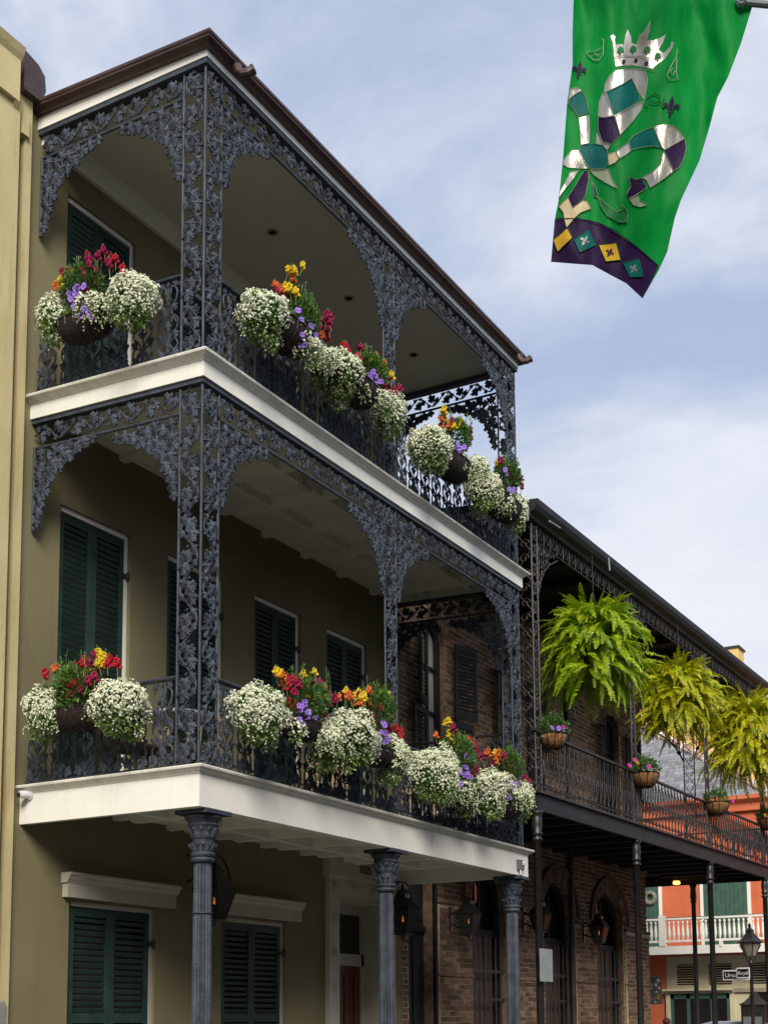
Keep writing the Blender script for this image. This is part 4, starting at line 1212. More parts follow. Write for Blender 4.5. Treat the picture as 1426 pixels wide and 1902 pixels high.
# arch rings of radial bricks
for (ya, yb, zb, zs, ri) in ARCH[1:] + UPW:
    m_ = (ya + yb) / 2; hw = (yb - ya) / 2; big = ri > .4; rr = .23 if big else .19
    n = int(pi * (hw + ri) / 2 / .085)
    for k in range(n):
        w0, w1 = pi * (k + .08) / n, pi * (k + .92) / n
        q = []
        for (w, r_) in ((w0, 0), (w1, 0), (w1, rr), (w0, rr)):
            q.append((m_ + cos(w) * (hw + r_), zs + sin(w) * (ri + r_)))
        brest.prism([q[0], q[1], q[2], q[3]], 'x', BX - .012, BX + .012)
    if big:   # projecting hood mould and capital blocks on the piers
        hd = MB(); pts = [(m_ + cos(pi * k / 20) * (hw + .30), zs + sin(pi * k / 20) * (ri + .30)) for k in range(21)]
        pt2 = [(m_ + cos(pi * k / 20) * (hw + .24), zs + sin(pi * k / 20) * (ri + .24)) for k in range(21)]
        hd.prism(pts + pt2[::-1], 'x', BX - .01, BX + .05); part('hood_mould', hd, 'brick', bb)
for (a, b) in ((8.55, 9.66), (11.1, 12.5), (13.98, 15.02), (16.70, 18.09)):
    pm = MB(); nz = int((3.42 - .2) / .081)
    for k in range(nz):
        y_ = a + (0 if k % 2 else -.0); z_ = .2 + k * .081; j = 0
        yy = a
        off = .10 if k % 2 else 0
        pos = [a] + [a + off + .218 * i for i in range(1 if off == 0 else 0, 12) if a + .06 < a + off + .218 * i < b - .06] + [b]
        for u0, u1 in zip(pos[:-1], pos[1:]): pm.box(BX, BX + .045 + rnd.uniform(-.003, .002), u0 + .006, u1 - .006, z_, z_ + .068)
    part('pier_bricks', pm, 'brick', bb, kind='stuff')
    pb = MB(); pb.box(BX, BX + .036, a, b, .14, 3.42); part('pier', pb, 'mortar', bb)
    cp_ = MB(); cp_.box(BX, BX + .07, a - .03, b + .03, 3.42, 3.48); cp_.box(BX, BX + .055, a - .01, b + .01, 2.33, 2.37); part('pier_cap', cp_, 'brick', bb)
part('wall_bricks', brest, 'brick', bb, kind='stuff')

# ground floor doors and barred windows
def arch_poly(ya, yb, zb, zs, ri, inset=0, n=14):
    m_ = (ya + yb) / 2; hw = (yb - ya) / 2 - inset
    if ri <= 0: return [(ya + inset, zb), (yb - inset, zb), (yb - inset, zs - inset), (ya + inset, zs - inset)]
    return [(m_ - hw, zb), (m_ + hw, zb)] + [(m_ + cos(pi * k / n) * hw, zs + sin(pi * k / n) * (ri - inset)) for k in range(n + 1)]


for i, o in enumerate(ARCH):
    ya, yb, zb, zs, ri = o; x = BX - .24
    if i == 0:
        d = MB(); d.box(x, x + .05, ya, yb, zb, zs)
        for (za, zb_) in ((.3, 1.2), (1.3, 2.9), (3.15, 3.85)):
            for (u0, u1) in ((ya + .08, ya + .37), (ya + .43, yb - .08)): d.box(x + .05, x + .075, u0, u1, za, zb_)
        part('door', d, 'blackpaint', bb)
        j = MB(); j.box(BX - .03, BX + .03, yb, yb + .045, .14, 4.0); j.box(x + .05, x + .10, ya, yb, 2.98, 3.06); part('door_frame', j, 'blackpaint', bb)
        continue
    fr = MB(); fr.prism(arch_poly(ya, yb, zb, zs, ri), 'x', x - .02, x); part('glazing', fr, 'glass', bb)
    # brown timber panels behind the bars
    for k in range(3):
        w_ = (yb - ya - .2) / 3; u0 = ya + .10 + k * w_
        pn = MB(); pn.box(x + .002, x + .03, u0 + .03, u0 + w_ - .03, zb, 3.02); part('door_panel', pn, 'woodpanel', bb)
    ft = MB()
    outer = arch_poly(ya, yb, zb, zs, ri, 0); inner = arch_poly(ya, yb, zb, zs, ri, .09)
    nn = len(outer); A = [(x + .03, p[0], p[1]) for p in outer]; B_ = [(x + .03, p[0], p[1]) for p in inner]
    A2 = [(x + .10, p[0], p[1]) for p in outer]; B2 = [(x + .10, p[0], p[1]) for p in inner]
    ft.add(A2 + B2 + B_, [(k, (k + 1) % nn, nn + (k + 1) % nn, nn + k) for k in range(nn)] + [(nn + k, nn + (k + 1) % nn, 2 * nn + (k + 1) % nn, 2 * nn + k) for k in range(nn)])
    ft.box(x + .03, x + .07, ya + .09, yb - .09, 3.02, 3.12)
    m_ = (ya + yb) / 2; ft.box(x + .03, x + .06, m_ - .02, m_ + .02, 3.12, 4.0)
    part('window_frame', ft, 'blackpaint', bb)
    for k in range(6):
        u = ya + .15 + (yb - ya - .3) * k / 5; b_ = MB(); b_.tube([(BX - .05, u, zb), (BX - .05, u, 3.0)], .014, 6); part('bar', b_, 'black', bb)
    for z_ in (1.25, 2.0, 2.45):
        b_ = MB(); b_.box(BX - .07, BX - .05, ya + .02, yb - .02, z_ - .02, z_ + .02); part('cross_bar', b_, 'black', bb)

# upper windows with curtains, open shutters
for i, o in enumerate(UPW):
    ya, yb, zb, zs, ri = o; x = BX - .16; m_ = (ya + yb) / 2
    g_ = MB(); g_.prism(arch_poly(ya, yb, zb, zs, ri, .06), 'x', x - .02, x - .012); part('curtain', g_, 'curtain' if i < 2 else 'dark', bb)
    fr = MB(); outer = arch_poly(ya, yb, zb, zs, ri, 0); inner = arch_poly(ya, yb, zb, zs, ri, .09); nn = len(outer)
    A2 = [(x + .06, p[0], p[1]) for p in outer]; B2 = [(x + .06, p[0], p[1]) for p in inner]; B_ = [(x - .01, p[0], p[1]) for p in inner]
    fr.add(A2 + B2 + B_, [(k, (k + 1) % nn, nn + (k + 1) % nn, nn + k) for k in range(nn)] + [(nn + k, nn + (k + 1) % nn, 2 * nn + (k + 1) % nn, 2 * nn + k) for k in range(nn)])
    fr.box(x, x + .04, m_ - .022, m_ + .022, zb, zs + ri - .08)
    for z_ in (5.75, 6.35, 7.05): fr.box(x + .002, x + .035, ya + .09, yb - .09, z_ - .02, z_ + .02)
    part('window_frame', fr, 'greydark', bb) if 'greydark' in M else part('window_frame', fr, 'blackpaint', bb)
    for s_ in (0, 1):
        for (za, zb_, da) in ((5.0, 6.28, .12), (6.32, 7.5, .30)):
            # leaf built in its own plane, then swung back towards the wall
            yy = ya - .02 if s_ == 0 else yb + .16
            ang = pi - da if s_ == 0 else da
            shutter_leaf(bb, 0, .50, za, zb_, 0, [], False, 'blackpaint', .03, .06, xax=T((BX + .07, yy, 0)) @ RZ(-ang))
dpz = MB(); dpz.tube([(BX + .05, 13.78, .2), (BX + .05, 13.78, 8.6)], .05, 10); part('downpipe', dpz, 'rust', bb)

# lanterns on the brick wall
for lab, a, b, lit in (('wall gas lantern with a bright orange flame left of the first barred opening', 870, 1708, True),
                       ('wall gas lantern half hidden behind the first slim black column', 1003, 1708, False),
                       ('wall gas lantern with a tiny flame between the two arched openings', 1112, 1730, True)):
    p = atx(a, b, -1.78); lantern(lab, (p.x, p.y, p.z), .62, BX + .04, False, lit, glassm='lglass' if lab[0] != 'z' else 'fglass')

# ------------------------------------------------------------------ black gallery
bgal = thing('black_iron_gallery', 'black iron balcony wrapped round the brick corner house', 'balcony', (0, 7.5, 0))
GY0, GY1 = 7.45, 20.3; RK = .013


def bpart(name, mb, matn, **k): mb.rake(RK, GY0); return part(name, mb, matn, bgal, **k)


BZ = 4.70; BZR = 8.62
fb = MB(); fb.box(-.06, .0, GY0, GY1, BZ - .20, BZ + .03); bpart('fascia', fb, 'blackpaint')
fb = MB(); fb.box(-D, -.06, GY0, GY0 + .05, BZ - .20, BZ + .03); bpart('fascia', fb, 'blackpaint')
fb = MB(); fb.box(-12, -.06, GY1 - .05, GY1, BZ - .22, BZ + .03); bpart('fascia', fb, 'blackpaint')
fb = MB(); fb.box(-.3, .05, GY0 - .04, GY1 + .04, BZ + .03, BZ + .065); bpart('deck_edge', fb, 'rust')
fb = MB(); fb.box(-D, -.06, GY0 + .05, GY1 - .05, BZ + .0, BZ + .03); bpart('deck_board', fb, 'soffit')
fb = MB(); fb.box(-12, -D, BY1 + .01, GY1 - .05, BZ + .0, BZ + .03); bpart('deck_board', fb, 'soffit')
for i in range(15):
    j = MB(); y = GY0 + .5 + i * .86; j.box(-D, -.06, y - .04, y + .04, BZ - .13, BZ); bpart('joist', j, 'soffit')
# roof
rf = MB(); prof = [(-.16, BZR - .02), (.0, BZR - .02), (.02, BZR + .02), (.10, BZR + .06), (.14, BZR + .12), (.15, BZR + .20), (.13, BZR + .20), (-.1, BZR + .22)]
rf.prism(prof, 'y', GY0 - .14, GY1 + .14); bpart('gutter', rf, 'blackpaint')
rf = MB(); rf.box(-D, -.161, GY0 - .13, GY0 - .05, BZR - .02, BZR + .21); bpart('roof_end_board', rf, 'blackpaint')
rf = MB(); rf.add([(-D, GY0 - .12, BZR + .45), (-.1, GY0 - .12, BZR + .222), (-.1, GY1 + .12, BZR + .222), (-D, GY1 + .12, BZR + .45)], [(0, 1, 2, 3)])
rf.add([(-12, BY1, BZR + .45), (-D, BY1, BZR + .45), (-D, GY1 + .12, BZR + .3), (-12, GY1 + .12, BZR + .3)], [(0, 1, 2, 3)]); bpart('roof', rf, 'house')
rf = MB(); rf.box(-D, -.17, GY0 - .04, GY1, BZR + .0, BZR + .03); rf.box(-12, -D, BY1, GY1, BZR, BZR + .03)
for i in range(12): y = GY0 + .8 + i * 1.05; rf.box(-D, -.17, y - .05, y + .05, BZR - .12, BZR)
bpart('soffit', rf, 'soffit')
for (a, b, c_, d_) in ((1020, 968, 1040, 981), (1130, 1036, 1132, 1060)):
    p, q = atx(a, b, .16), atx(c_, d_, .155); e = MB(); e.tube([p, q], .013, 6); part('repair_strip', e, 'steel', bgal)


def scroll_mesh(w, h, n=1):
    """open C-scroll lace panel"""
    mb = MB()
    def spiral(cx, cz, r, a0, dir_, turns=1.25):
        k = 12; pts = []
        for i in range(k + 1):
            t = i / k; a = a0 + dir_ * 2 * pi * turns * t; rr = r * (1 - .78 * t)
            pts.append((cx + cos(a) * rr, -.004, cz + sin(a) * rr))
        mb.tube(pts, .008, 4, cap=False)
    hw = w / 2
    for s_ in (-1, 1):
        spiral(s_ * hw * .48, h * .25, hw * .46, -s_ * pi / 2 + pi / 2, s_)
        spiral(-s_ * hw * .42, h * .75, hw * .46, s_ * pi / 2 + pi / 2, -s_)
    mb.tube([(-hw, 0, 0), (0, 0, h * .5), (hw, 0, h)], .008, 4, cap=False)
    mb.tube([(hw, 0, 0), (0, 0, h * .5), (-hw, 0, h)], .008, 4, cap=False)
    mb.ball((0, -.005, h * .5), .02, 6, 4)
    return mb


SCW = scroll_mesh(.16, .27).mesh('scroll_casting', 'rust'); SCX = scroll_mesh(.30, .40).mesh('scroll_casting', 'rust')
mbk = MB()
for k in range(7):
    a = k / 7
    mbk.tube([(.05 + .62 * a, 0, -.02), (.05 + .62 * a, 0, -.05 - .6 * (1 - a) ** 2.2)], .007, 4)
for (cx, cz, r) in ((.12, -.12, .09), (.30, -.10, .07), (.11, -.32, .07), (.24, -.26, .06), (.47, -.07, .05), (.08, -.50, .05), (.38, -.20, .05), (.18, -.42, .045), (.60, -.05, .035), (.06, -.64, .035)):
    mbk.tube([(cx + cos(2 * pi * i / 12 * 1.2) * r * (1 - .05 * i), -.004, cz + sin(2 * pi * i / 12 * 1.2) * r * (1 - .05 * i)) for i in range(13)], .010, 4, cap=False)
mbk.tube([(.0, 0, -.78), (.10, 0, -.55), (.22, 0, -.38), (.42, 0, -.22), (.74, 0, -.06)], .014, 5)
LBK = mbk.mesh('lace_bracket', 'rust')
FZ = MB()
for sx in (0,):
    FZ.tube([(.12 - .12 * cos(pi * i / 8), 0, .02 + .20 * sin(pi * i / 8)) for i in range(9)], .009, 4, cap=False)
    FZ.tube([(.12 - .05 * cos(2 * pi * i / 8), 0, .10 + .05 * sin(2 * pi * i / 8)) for i in range(9)], .008, 4, cap=False)
    FZ.tube([(0, 0, 0), (0, 0, .25)], .009, 4); FZ.tube([(.12, 0, .15), (.12, 0, .25)], .009, 4)
FZM = FZ.mesh('lace_frieze', 'rust')

PYS = [GY0 + .07, 11.57, 15.72, 19.82]
zlo = BZ + .065; zhi = BZR - .02
for i, y in enumerate(PYS):
    rk = RK * (y - GY0); w_ = .19
    mb = MB(); x = -.05
    ys = (y, y + w_) if i == 0 else (y - w_ / 2, y + w_ / 2)
    for yy in ys: mb.tube([(x, yy, zlo + rk), (x, yy, zhi + rk)], .016, 6)
    if i == 0: mb.tube([(x - .36, y, zlo + rk), (x - .36, y, zhi + rk)], .016, 6)
    po = part('lace_post', mb, 'rust', bgal)
    n = 14
    for k in range(n): part('scroll_casting', SCW, None, po, T((x, (ys[0] + ys[1]) / 2, zlo + rk + (zhi - zlo) * k / n)) @ FR)
    if i == 0:
        for k in range(9): part('scroll_casting', SCX, None, po, T((x - .18, y, zlo + rk + (zhi - zlo) * k / 9)) @ Matrix.Diagonal((1.1, 1, 1.07, 1)))
    # bracket pair and lower column
    if i < 3: part('lace_bracket', LBK, None, po, T((x, ys[1] + .01, zhi + rk - .24)) @ FR)
    if i > 0: part('lace_bracket', LBK, None, po, T((x, ys[0] - .01, zhi + rk - .24)) @ FR @ MIRX)
    c = MB(); cz = BZ - .20 + rk; cx, cy = -.06, y + (.02 if i == 0 else 0)
    c.lathe([(.085, .14), (.085, .4), (.06, .5), (.052, .6), (.05, cz - .42), (.075, cz - .41), (.078, cz - .39), (.055, cz - .37), (.055, cz - .34), (.078, cz - .33), (.078, cz - .31), (.06, cz - .29), (.075, cz - .2), (.07, cz - .1), (.06, cz - .07), (.085, cz - .04), (.09, cz)], cx, cy, 16)
    part('column', c, 'black', bgal, smooth=True)
# frieze on the front
fz_ = zhi - .25
fr_ = MB(); fr_.tube([(-.05, GY0 + .1, fz_), (-.05, GY1 - .1, fz_)], .012, 6); fr_.rake(RK, GY0); fo = part('frieze_rod', fr_, 'rust', bgal)
n = int((GY1 - GY0 - .3) / .24)
for k in range(n):
    y = GY0 + .28 + k * .24; part('lace_frieze', FZM, None, fo, T((-.05, y, fz_ + RK * (y - GY0))) @ FR)
# far end: return along the side street, with lace frieze, post and column
ze = zhi + RK * (GY1 - GY0)
fr_ = MB(); fr_.tube([(-12, GY1 - .08, ze - .27), (-.06, GY1 - .08, ze - .27)], .012, 6); fo = part('frieze_rod', fr_, 'rust', bgal)
for k in range(22):
    part('lace_frieze', FZM, None, fo, T((-5.4 + k * .24, GY1 - .08, ze - .25)))
for xx in (-1.74,):
    mb = MB()
    for dx in (-.12, .12): mb.tube([(xx + dx, GY1 - .08, BZ + .2), (xx + dx, GY1 - .08, ze)], .014, 6)
    po = part('lace_post', mb, 'rust', bgal)
    for k in range(11): part('scroll_casting', SCX, None, po, T((xx, GY1 - .08, BZ + .25 + k * .325)) @ Matrix.Diagonal((.75, 1, .81, 1)))
    part('lace_bracket', LBK, None, po, T((xx + .13, GY1 - .08, ze - .28)) @ Matrix.Diagonal((1.3, 1, 1.2, 1)))
    part('lace_bracket', LBK, None, po, T((xx - .13, GY1 - .08, ze - .28)) @ MIRX @ Matrix.Diagonal((1.5, 1, 1.3, 1)))
    c = MB(); cz = BZ - .05; c.lathe([(.08, .14), (.08, .4), (.05, .5), (.05, cz - .42), (.075, cz - .4), (.055, cz - .36), (.075, cz - .3), (.06, cz - .1), (.085, cz)], xx - .0, GY1 - .1, 16); part('column', c, 'black', bgal, smooth=True)
# railing: bars with small scrolls
hr = MB(); hz_ = BZ + .90
hr.box(-.075, -.025, GY0, GY1, hz_, hz_ + .035); hr.rake(RK, GY0); ho = part('handrail', hr, 'rust', bgal)
hr = MB(); hr.box(-.062, -.038, GY0, GY1, BZ + .15, BZ + .17); hr.rake(RK, GY0); part('bottom_rail', hr, 'rust', bgal)
bl = MB(); bl.tube([(0, 0, .06), (0, 0, .90)], .011, 4)
bl.tube([(0, 0, .26), (.085, 0, .36), (.10, 0, .55), (.085, 0, .74), (.0, 0, .86)], .010, 4); bl.tube([(.085, 0, .36), (.05, 0, .46), (.085, 0, .55)], .008, 4); bl.tube([(0, 0, .28), (-.03, 0, .2), (0, 0, .17)], .008, 4)
bl.ball((0, -.004, .48), .022, 5, 4); bl.ball((.04, -.004, .33), .016, 5, 3); bl.ball((0, -.004, .18), .02, 5, 4)
BLM = bl.mesh('baluster', 'rust')
n = int((GY1 - GY0 - .25) / .175)
for k in range(n):
    y = GY0 + .26 + k * .175
    part('baluster', BLM, None, ho, T((-.05, y, BZ + RK * (y - GY0))) @ FR)
hr = MB(); hr.box(-8, -.075, GY1 - .1, GY1 - .06, hz_ + .17, hz_ + .20); h2 = part('handrail', hr, 'rust', bgal)
for k in range(48): part('baluster', BLM, None, h2, T((-.2 - k * .12, GY1 - .08, BZ + .17)))
hr = MB(); hr.box(-D, -.4, GY0 + .05, GY0 + .09, hz_, hz_ + .03); h2 = part('handrail', hr, 'rust', bgal)
for k in range(14): part('baluster', BLM, None, h2, T((-.5 - k * .115, GY0 + .07, BZ)))
# lamp under the deck
d = ray(1256, 1638); p = C0 + d * ((BZ - .02 - C0.z) / d.z)
lm = thing('deck_lamp', 'small warm lamp glowing under the black balcony deck', 'lamp', p)
e = MB(); e.lathe([(.07, p.z - .0), (.08, p.z - .05), (.03, p.z - .07)], p.x, p.y, 12); part('bulb', e, 'lampglow', lm)
e = MB(); e.lathe([(.10, p.z + .015), (.10, p.z + .03), (.05, p.z + .05)], p.x, p.y, 12); part('socket', e, 'black', lm)

# ------------------------------------------------------------------ ferns
def fern(label, c, R, seed, matn, nf=120, hang=None):
    rnd = random.Random(seed); c = Vector(c)
    t = thing('hanging_fern', label, 'fern', c, 'big ferns hung under the black balcony roof')
    pot = MB(); pot.lathe([(.05, c.z - .30), (.14, c.z - .24), (.18, c.z - .10), (.19, c.z + .0), (.12, c.z + .02)], c.x, c.y, 16); part('basket', pot, 'cocodark', t, smooth=True)
    ch = MB(); top = hang
    for k in range(3):
        w = 2 * pi * k / 3; ch.tube([(c.x + cos(w) * .18, c.y + sin(w) * .18, c.z), (c.x, c.y, min(top, c.z + .7))], .005, 4)
    for k in range(int((top - c.z - .6) / .05)): ch.ball((c.x, c.y, c.z + .65 + k * .05), .014, 5, 3, (.7, 1, 1.5))
    ch.tube([(c.x, c.y, min(top, c.z + .6)), (c.x, c.y, top)], .004, 4)
    part('chain', ch, 'black', t)
    mbs = [MB() for _ in range(12)]
    for fi in range(nf):
        mb = MB()
        az = rnd.uniform(0, 2 * pi); lay = rnd.random()
        hd = Vector((cos(az), sin(az), 0)); side0 = Vector((-hd.y, hd.x, 0))
        # crown fronds stand up, middle ones arch out, outer ones hang
        if lay < .30: el = rnd.uniform(.8, 1.5); r0 = rnd.uniform(.0, .22); z0 = rnd.uniform(.0, .22); Lf = R * rnd.uniform(.42, .62); tot = rnd.uniform(.6, 2.6)
        elif lay < .68: el = rnd.uniform(.0, .9); r0 = rnd.uniform(.10, .38); z0 = rnd.uniform(-.15, .20); Lf = R * rnd.uniform(.45, .68); tot = rnd.uniform(1.2, 2.6)
        else: el = rnd.uniform(-.9, .1); r0 = rnd.uniform(.12, .46); z0 = rnd.uniform(-.52, -.02); Lf = R * rnd.uniform(.42, .80); tot = rnd.uniform(.5, 1.3)
        p = c + hd * (r0 * R) + Vector((0, 0, z0 * R)); ang = el; K = 21; dl = Lf / K; tw = rnd.uniform(-2.5, 2.5); roll = rnd.uniform(-.9, .9)
        pts = [p.copy()]; wmax = rnd.uniform(.062, .088)
        for k in range(K):
            ang = max(ang - tot / K * (.5 + 1.0 * k / K), -1.5)
            dr = (hd * cos(ang) + Vector((0, 0, sin(ang))) + side0 * tw * .22 * k / K).normalized(); p = p + dr * dl; pts.append(p.copy())
            tt = k / K; wl = (wmax * min(1, tt * 3 + .45) * (1 - tt ** 2.6) + .010) * rnd.uniform(.85, 1.15)
            for s_ in (-1, 1):
                sd_ = (side0 * s_ + dr * .30 + Vector((0, 0, -.25 + roll * s_)) + Vector((rnd.uniform(-.2, .2), rnd.uniform(-.2, .2), rnd.uniform(-.25, .1)))).normalized()
                a = p; tip = a + sd_ * wl; w_ = dr * dl * .36
                mb.add([a - w_, a + sd_ * wl * .6 - w_ * .9 + Vector((0, 0, .004)), tip, a + sd_ * wl * .6 + w_ * .9, a + w_], [(0, 1, 3, 4), (1, 2, 3)])
        mb.tube(pts[::3], .004, 3, cap=False)
        if fi < 90: part('frond', mb, matn if (fi % 5 or matn == 'fern') else 'fern', t)
        else: mbs[0].add(mb.v, mb.f)
    if mbs[0].v: part('inner_fronds', mbs[0], matn, t, kind='stuff')
    return t


p = atx(1103, 1185, .10); fern('big bright green fern in a hanging basket, largest and nearest of the three', p, 1.08, 1, 'fern', 620, BZR + .05)
p = atx(1262, 1282, .10); fern('big yellow-green fern in a hanging basket, middle of the three', p, 1.0, 2, 'fern2', 560, BZR + .07)
p = atx(1396, 1352, .10); fern('big yellow-green fern in a hanging basket at the right picture edge', p, 1.38, 3, 'fern2', 760, BZR + .1)


# coco baskets on the black railing
def coco(label, a, b, seed, pinks, r=.20):
    rnd = random.Random(seed); p = atx(a, b, .10)
    t = thing('coco_basket', label, 'flower basket', p, 'coco baskets on the black balcony railing')
    mb = MB(); mb.lathe([(.02, p.z - r * .95), (r * .5, p.z - r * .85), (r * .82, p.z - r * .55), (r * .97, p.z - r * .2), (r, p.z + .02), (r * .85, p.z + .0)], p.x, p.y, 24)
    bk_ = part('basket', mb, 'coco', t, smooth=True)
    wr = MB()
    for k in range(12):
        w = 2 * pi * k / 12; wr.tube([(p.x + cos(w) * rr * 1.03, p.y + sin(w) * rr * 1.03, p.z + zz) for rr, zz in ((r * .2, -r * .97), (r * .55, -r * .86), (r * .86, -r * .55), (r, -r * .2), (r * 1.03, .02))], .005, 4)
    wr.tube([(p.x + cos(2 * pi * k / 20) * r * 1.04, p.y + sin(2 * pi * k / 20) * r * 1.04, p.z + .02) for k in range(21)], .007, 4)
    part('wire_frame', wr, 'black', bk_)
    lf = MB(); scatter_leaves(lf, rnd, p + Vector((0, 0, .10)), (r * 1.1, r * 1.25, .16), 520, .055, .5)
    for k in range(8):
        q = p + Vector((rnd.uniform(-.1, .1), rnd.uniform(-.15, .15), .1)); tip = q + Vector((rnd.uniform(-.05, .05), rnd.uniform(-.08, .08), rnd.uniform(.12, .28)))
        lf.tube([q, tip], .004, 3, cap=False)
        for s_ in range(7): scatter_leaves(lf, rnd, q.lerp(tip, s_ / 7), (.02, .02, .02), 4, .04)
    part('foliage', lf, 'leaf', t, kind='stuff')
    for (cl, u, v) in pinks:
        q = atx(u, v, .26); dr = (Vector((1, -.5, .2)) + rdir(rnd) * .4).normalized()
        if cl in PET: part('petunia', PET[cl], None, t, T(q) @ dr.to_track_quat('Z', 'Y').to_matrix().to_4x4() @ Matrix.Scale(1.25, 4))
        else: part('snapdragon', SNAP[cl][0], None, t, T(q) @ Matrix.Scale(.55, 4))


coco('coco basket with small purple pansies at the left end of the black railing', 1027, 1368, 1, [('purple', 1025, 1352), ('purple', 1037, 1353), ('purple', 1045, 1356), ('purple', 1052, 1352), ('pink', 1047, 1350)])
coco('coco basket with bright pink and yellow petunias hung before the second lace post', 1197, 1440, 2, [('pink', 1169, 1422), ('pink', 1205, 1425), ('yellow', 1212, 1425), ('yellow', 1184, 1420), ('pink', 1224, 1430), ('pink', 1179, 1412)], .23)
coco('coco basket with a pink bloom trailing right, before the third lace post', 1330, 1494, 3, [('pink', 1361, 1489), ('yellow', 1346, 1482), ('yellow', 1350, 1495)], .23)
coco('coco basket cut by the right picture edge', 1427, 1524, 4, [('yellow', 1420, 1516)], .23)

# signs on the black columns
sg = thing('sign_back', 'blank grey metal back of a street sign on the first black column', 'sign', atx(1015, 1794, .02))
p0, p1 = atx(1002, 1762, .02), atx(1027, 1825, .02)
mb = MB(); mb.box(.015, .02, p0.y, p1.y, p1.z, p0.z); part('plate', mb, 'steel', sg, bevel=.02)
mb = MB(); mb.box(.0, .015, p0.y, p0.y + .06, p0.z - .1, p0.z - .06); mb.box(.0, .015, p0.y, p0.y + .06, p1.z + .06, p1.z + .1); part('strap', mb, 'black', sg)

# ================================================================== RED HOUSE ACROSS THE SIDE STREET
RY = 27.0
rh = thing('orange_red_house', 'orange-red stucco house with white balcony across the side street', 'house', (-4, RY, 0))
mb = MB(); mb.box(-14, 6, RY, RY + 7, 0, 7.45); part('wall', mb, 'redwall', rh)
mb = MB(); mb.box(-14.2, 6.1, RY - .12, RY, 7.25, 7.45); mb.prism([(RY - .12, 7.45), (RY - .28, 7.55), (RY - .28, 7.66), (RY, 7.66)], 'x', -14.2, 6.2); part('cornice', mb, 'redwall', rh)
# hip roof: front slope cut by a hip line that falls to the right
ez = 7.66; ey = RY - .25; hx0 = -1.64; hz0 = 7.70
slope = 1.0
mb = MB(); cnt = 0
P0 = Vector((-14, ey, ez)); rowh = .16
def on_slope(u, v):
    d = ray(u, v); k = ((C0.z - ez) - (C0.y - ey)) / (d.y - d.z); return C0 + d * k
HT, HB = on_slope(1196, 1352), on_slope(1426, 1472)
HX = lambda z: HB.x + (HT.x - HB.x) * (z - HB.z) / (HT.z - HB.z)
hipdx = (-4.976 - -1.641); hipdz = 9.818 - 7.71
for r_ in range(34):
    z0 = ez + r_ * rowh * .707; y0 = ey + r_ * rowh * .707
    # x limit on the hip, seen in its own slope plane
    k_ = (z0 - 7.66)
    xr = HX(z0)
    if xr < -13: break
    x = -14 + (.15 if r_ % 2 else 0)
    while x < xr:
        x1 = min(x + .29, xr)
        mb.add([(x, y0 - .01, z0), (x1, y0 - .01, z0), (x1, y0 + rowh * .72, z0 + rowh * .70), (x, y0 + rowh * .72, z0 + rowh * .70), (x, y0 - .01, z0 - .02), (x1, y0 - .01, z0 - .02)], [(0, 1, 2, 3), (4, 5, 1, 0)])
        x += .30
part('slates', mb, 'slate', rh, kind='stuff')
n = 18
tl = MB(); tl.tube([(-.24, 0, 0), (.24, 0, 0)], .12, 8)
a0 = Vector((HX(ez), ey, ez)); k_ = HT.z - ez + .6; a1 = Vector((HX(ez + k_), ey + k_, ez + k_)); dv = (a1 - a0)
q_ = dv.to_track_quat('X', 'Z').to_matrix().to_4x4()
tm = tl.mesh('ridge_tile', 'ridge'); tcap = MB(); tcap.tube([(-.03, 0, 0), (.03, 0, 0)], .145, 8); tcm = tcap.mesh('ridge_collar', 'signwhite')
for k in range(13):
    pp = a0 + dv * ((k + .5) / 13); part('ridge_tile', tm, None, rh, T(pp) @ q_); part('ridge_collar', tcm, None, rh, T(a0 + dv * (k / 13)) @ q_)
mb = MB(); mb.add([a0 - Vector((0, 0, .02)), a1 - Vector((0, 0, .02)), (a1.x, a1.y + 4, a1.z), (a0.x, a0.y + 9, a0.z)], [(0, 1, 2, 3)]); part('roof_side', mb, 'slate', rh)
# upper doors with white frames
for (a, b) in ((-6.1, -4.76), (-3.50, -2.30), (-.6, .6)):
    mb = MB(); y = RY - .04; mb.box(a - .09, a, y, RY, 3.5, 5.9); mb.box(b, b + .09, y, RY, 3.5, 5.9); mb.box(a - .09, b + .09, y, RY, 5.9, 6.0); part('door_frame', mb, 'white', rh)
    for (u0, u1) in ((a, (a + b) / 2 - .005), ((a + b) / 2 + .005, b)):
        mb = MB()
        k = 0
        while u0 + k * .12 < u1 - .01: mb.box(u0 + k * .12, min(u0 + k * .12 + .114, u1), y + .005, RY, 3.5, 5.9); k += 1
        mb.box(u0 + .02, u1 - .02, y - .02, y + .005, 4.28, 4.33); sh_ = part('shutter', mb, 'greendoor', rh)
    mb = MB(); mb.box(b - .42, b + .02, y - .03, y - .022, 4.29, 4.32); mb.box(a - .02, a + .42, y - .03, y - .022, 4.29, 4.32); part('strap_hinge', mb, 'black', rh)
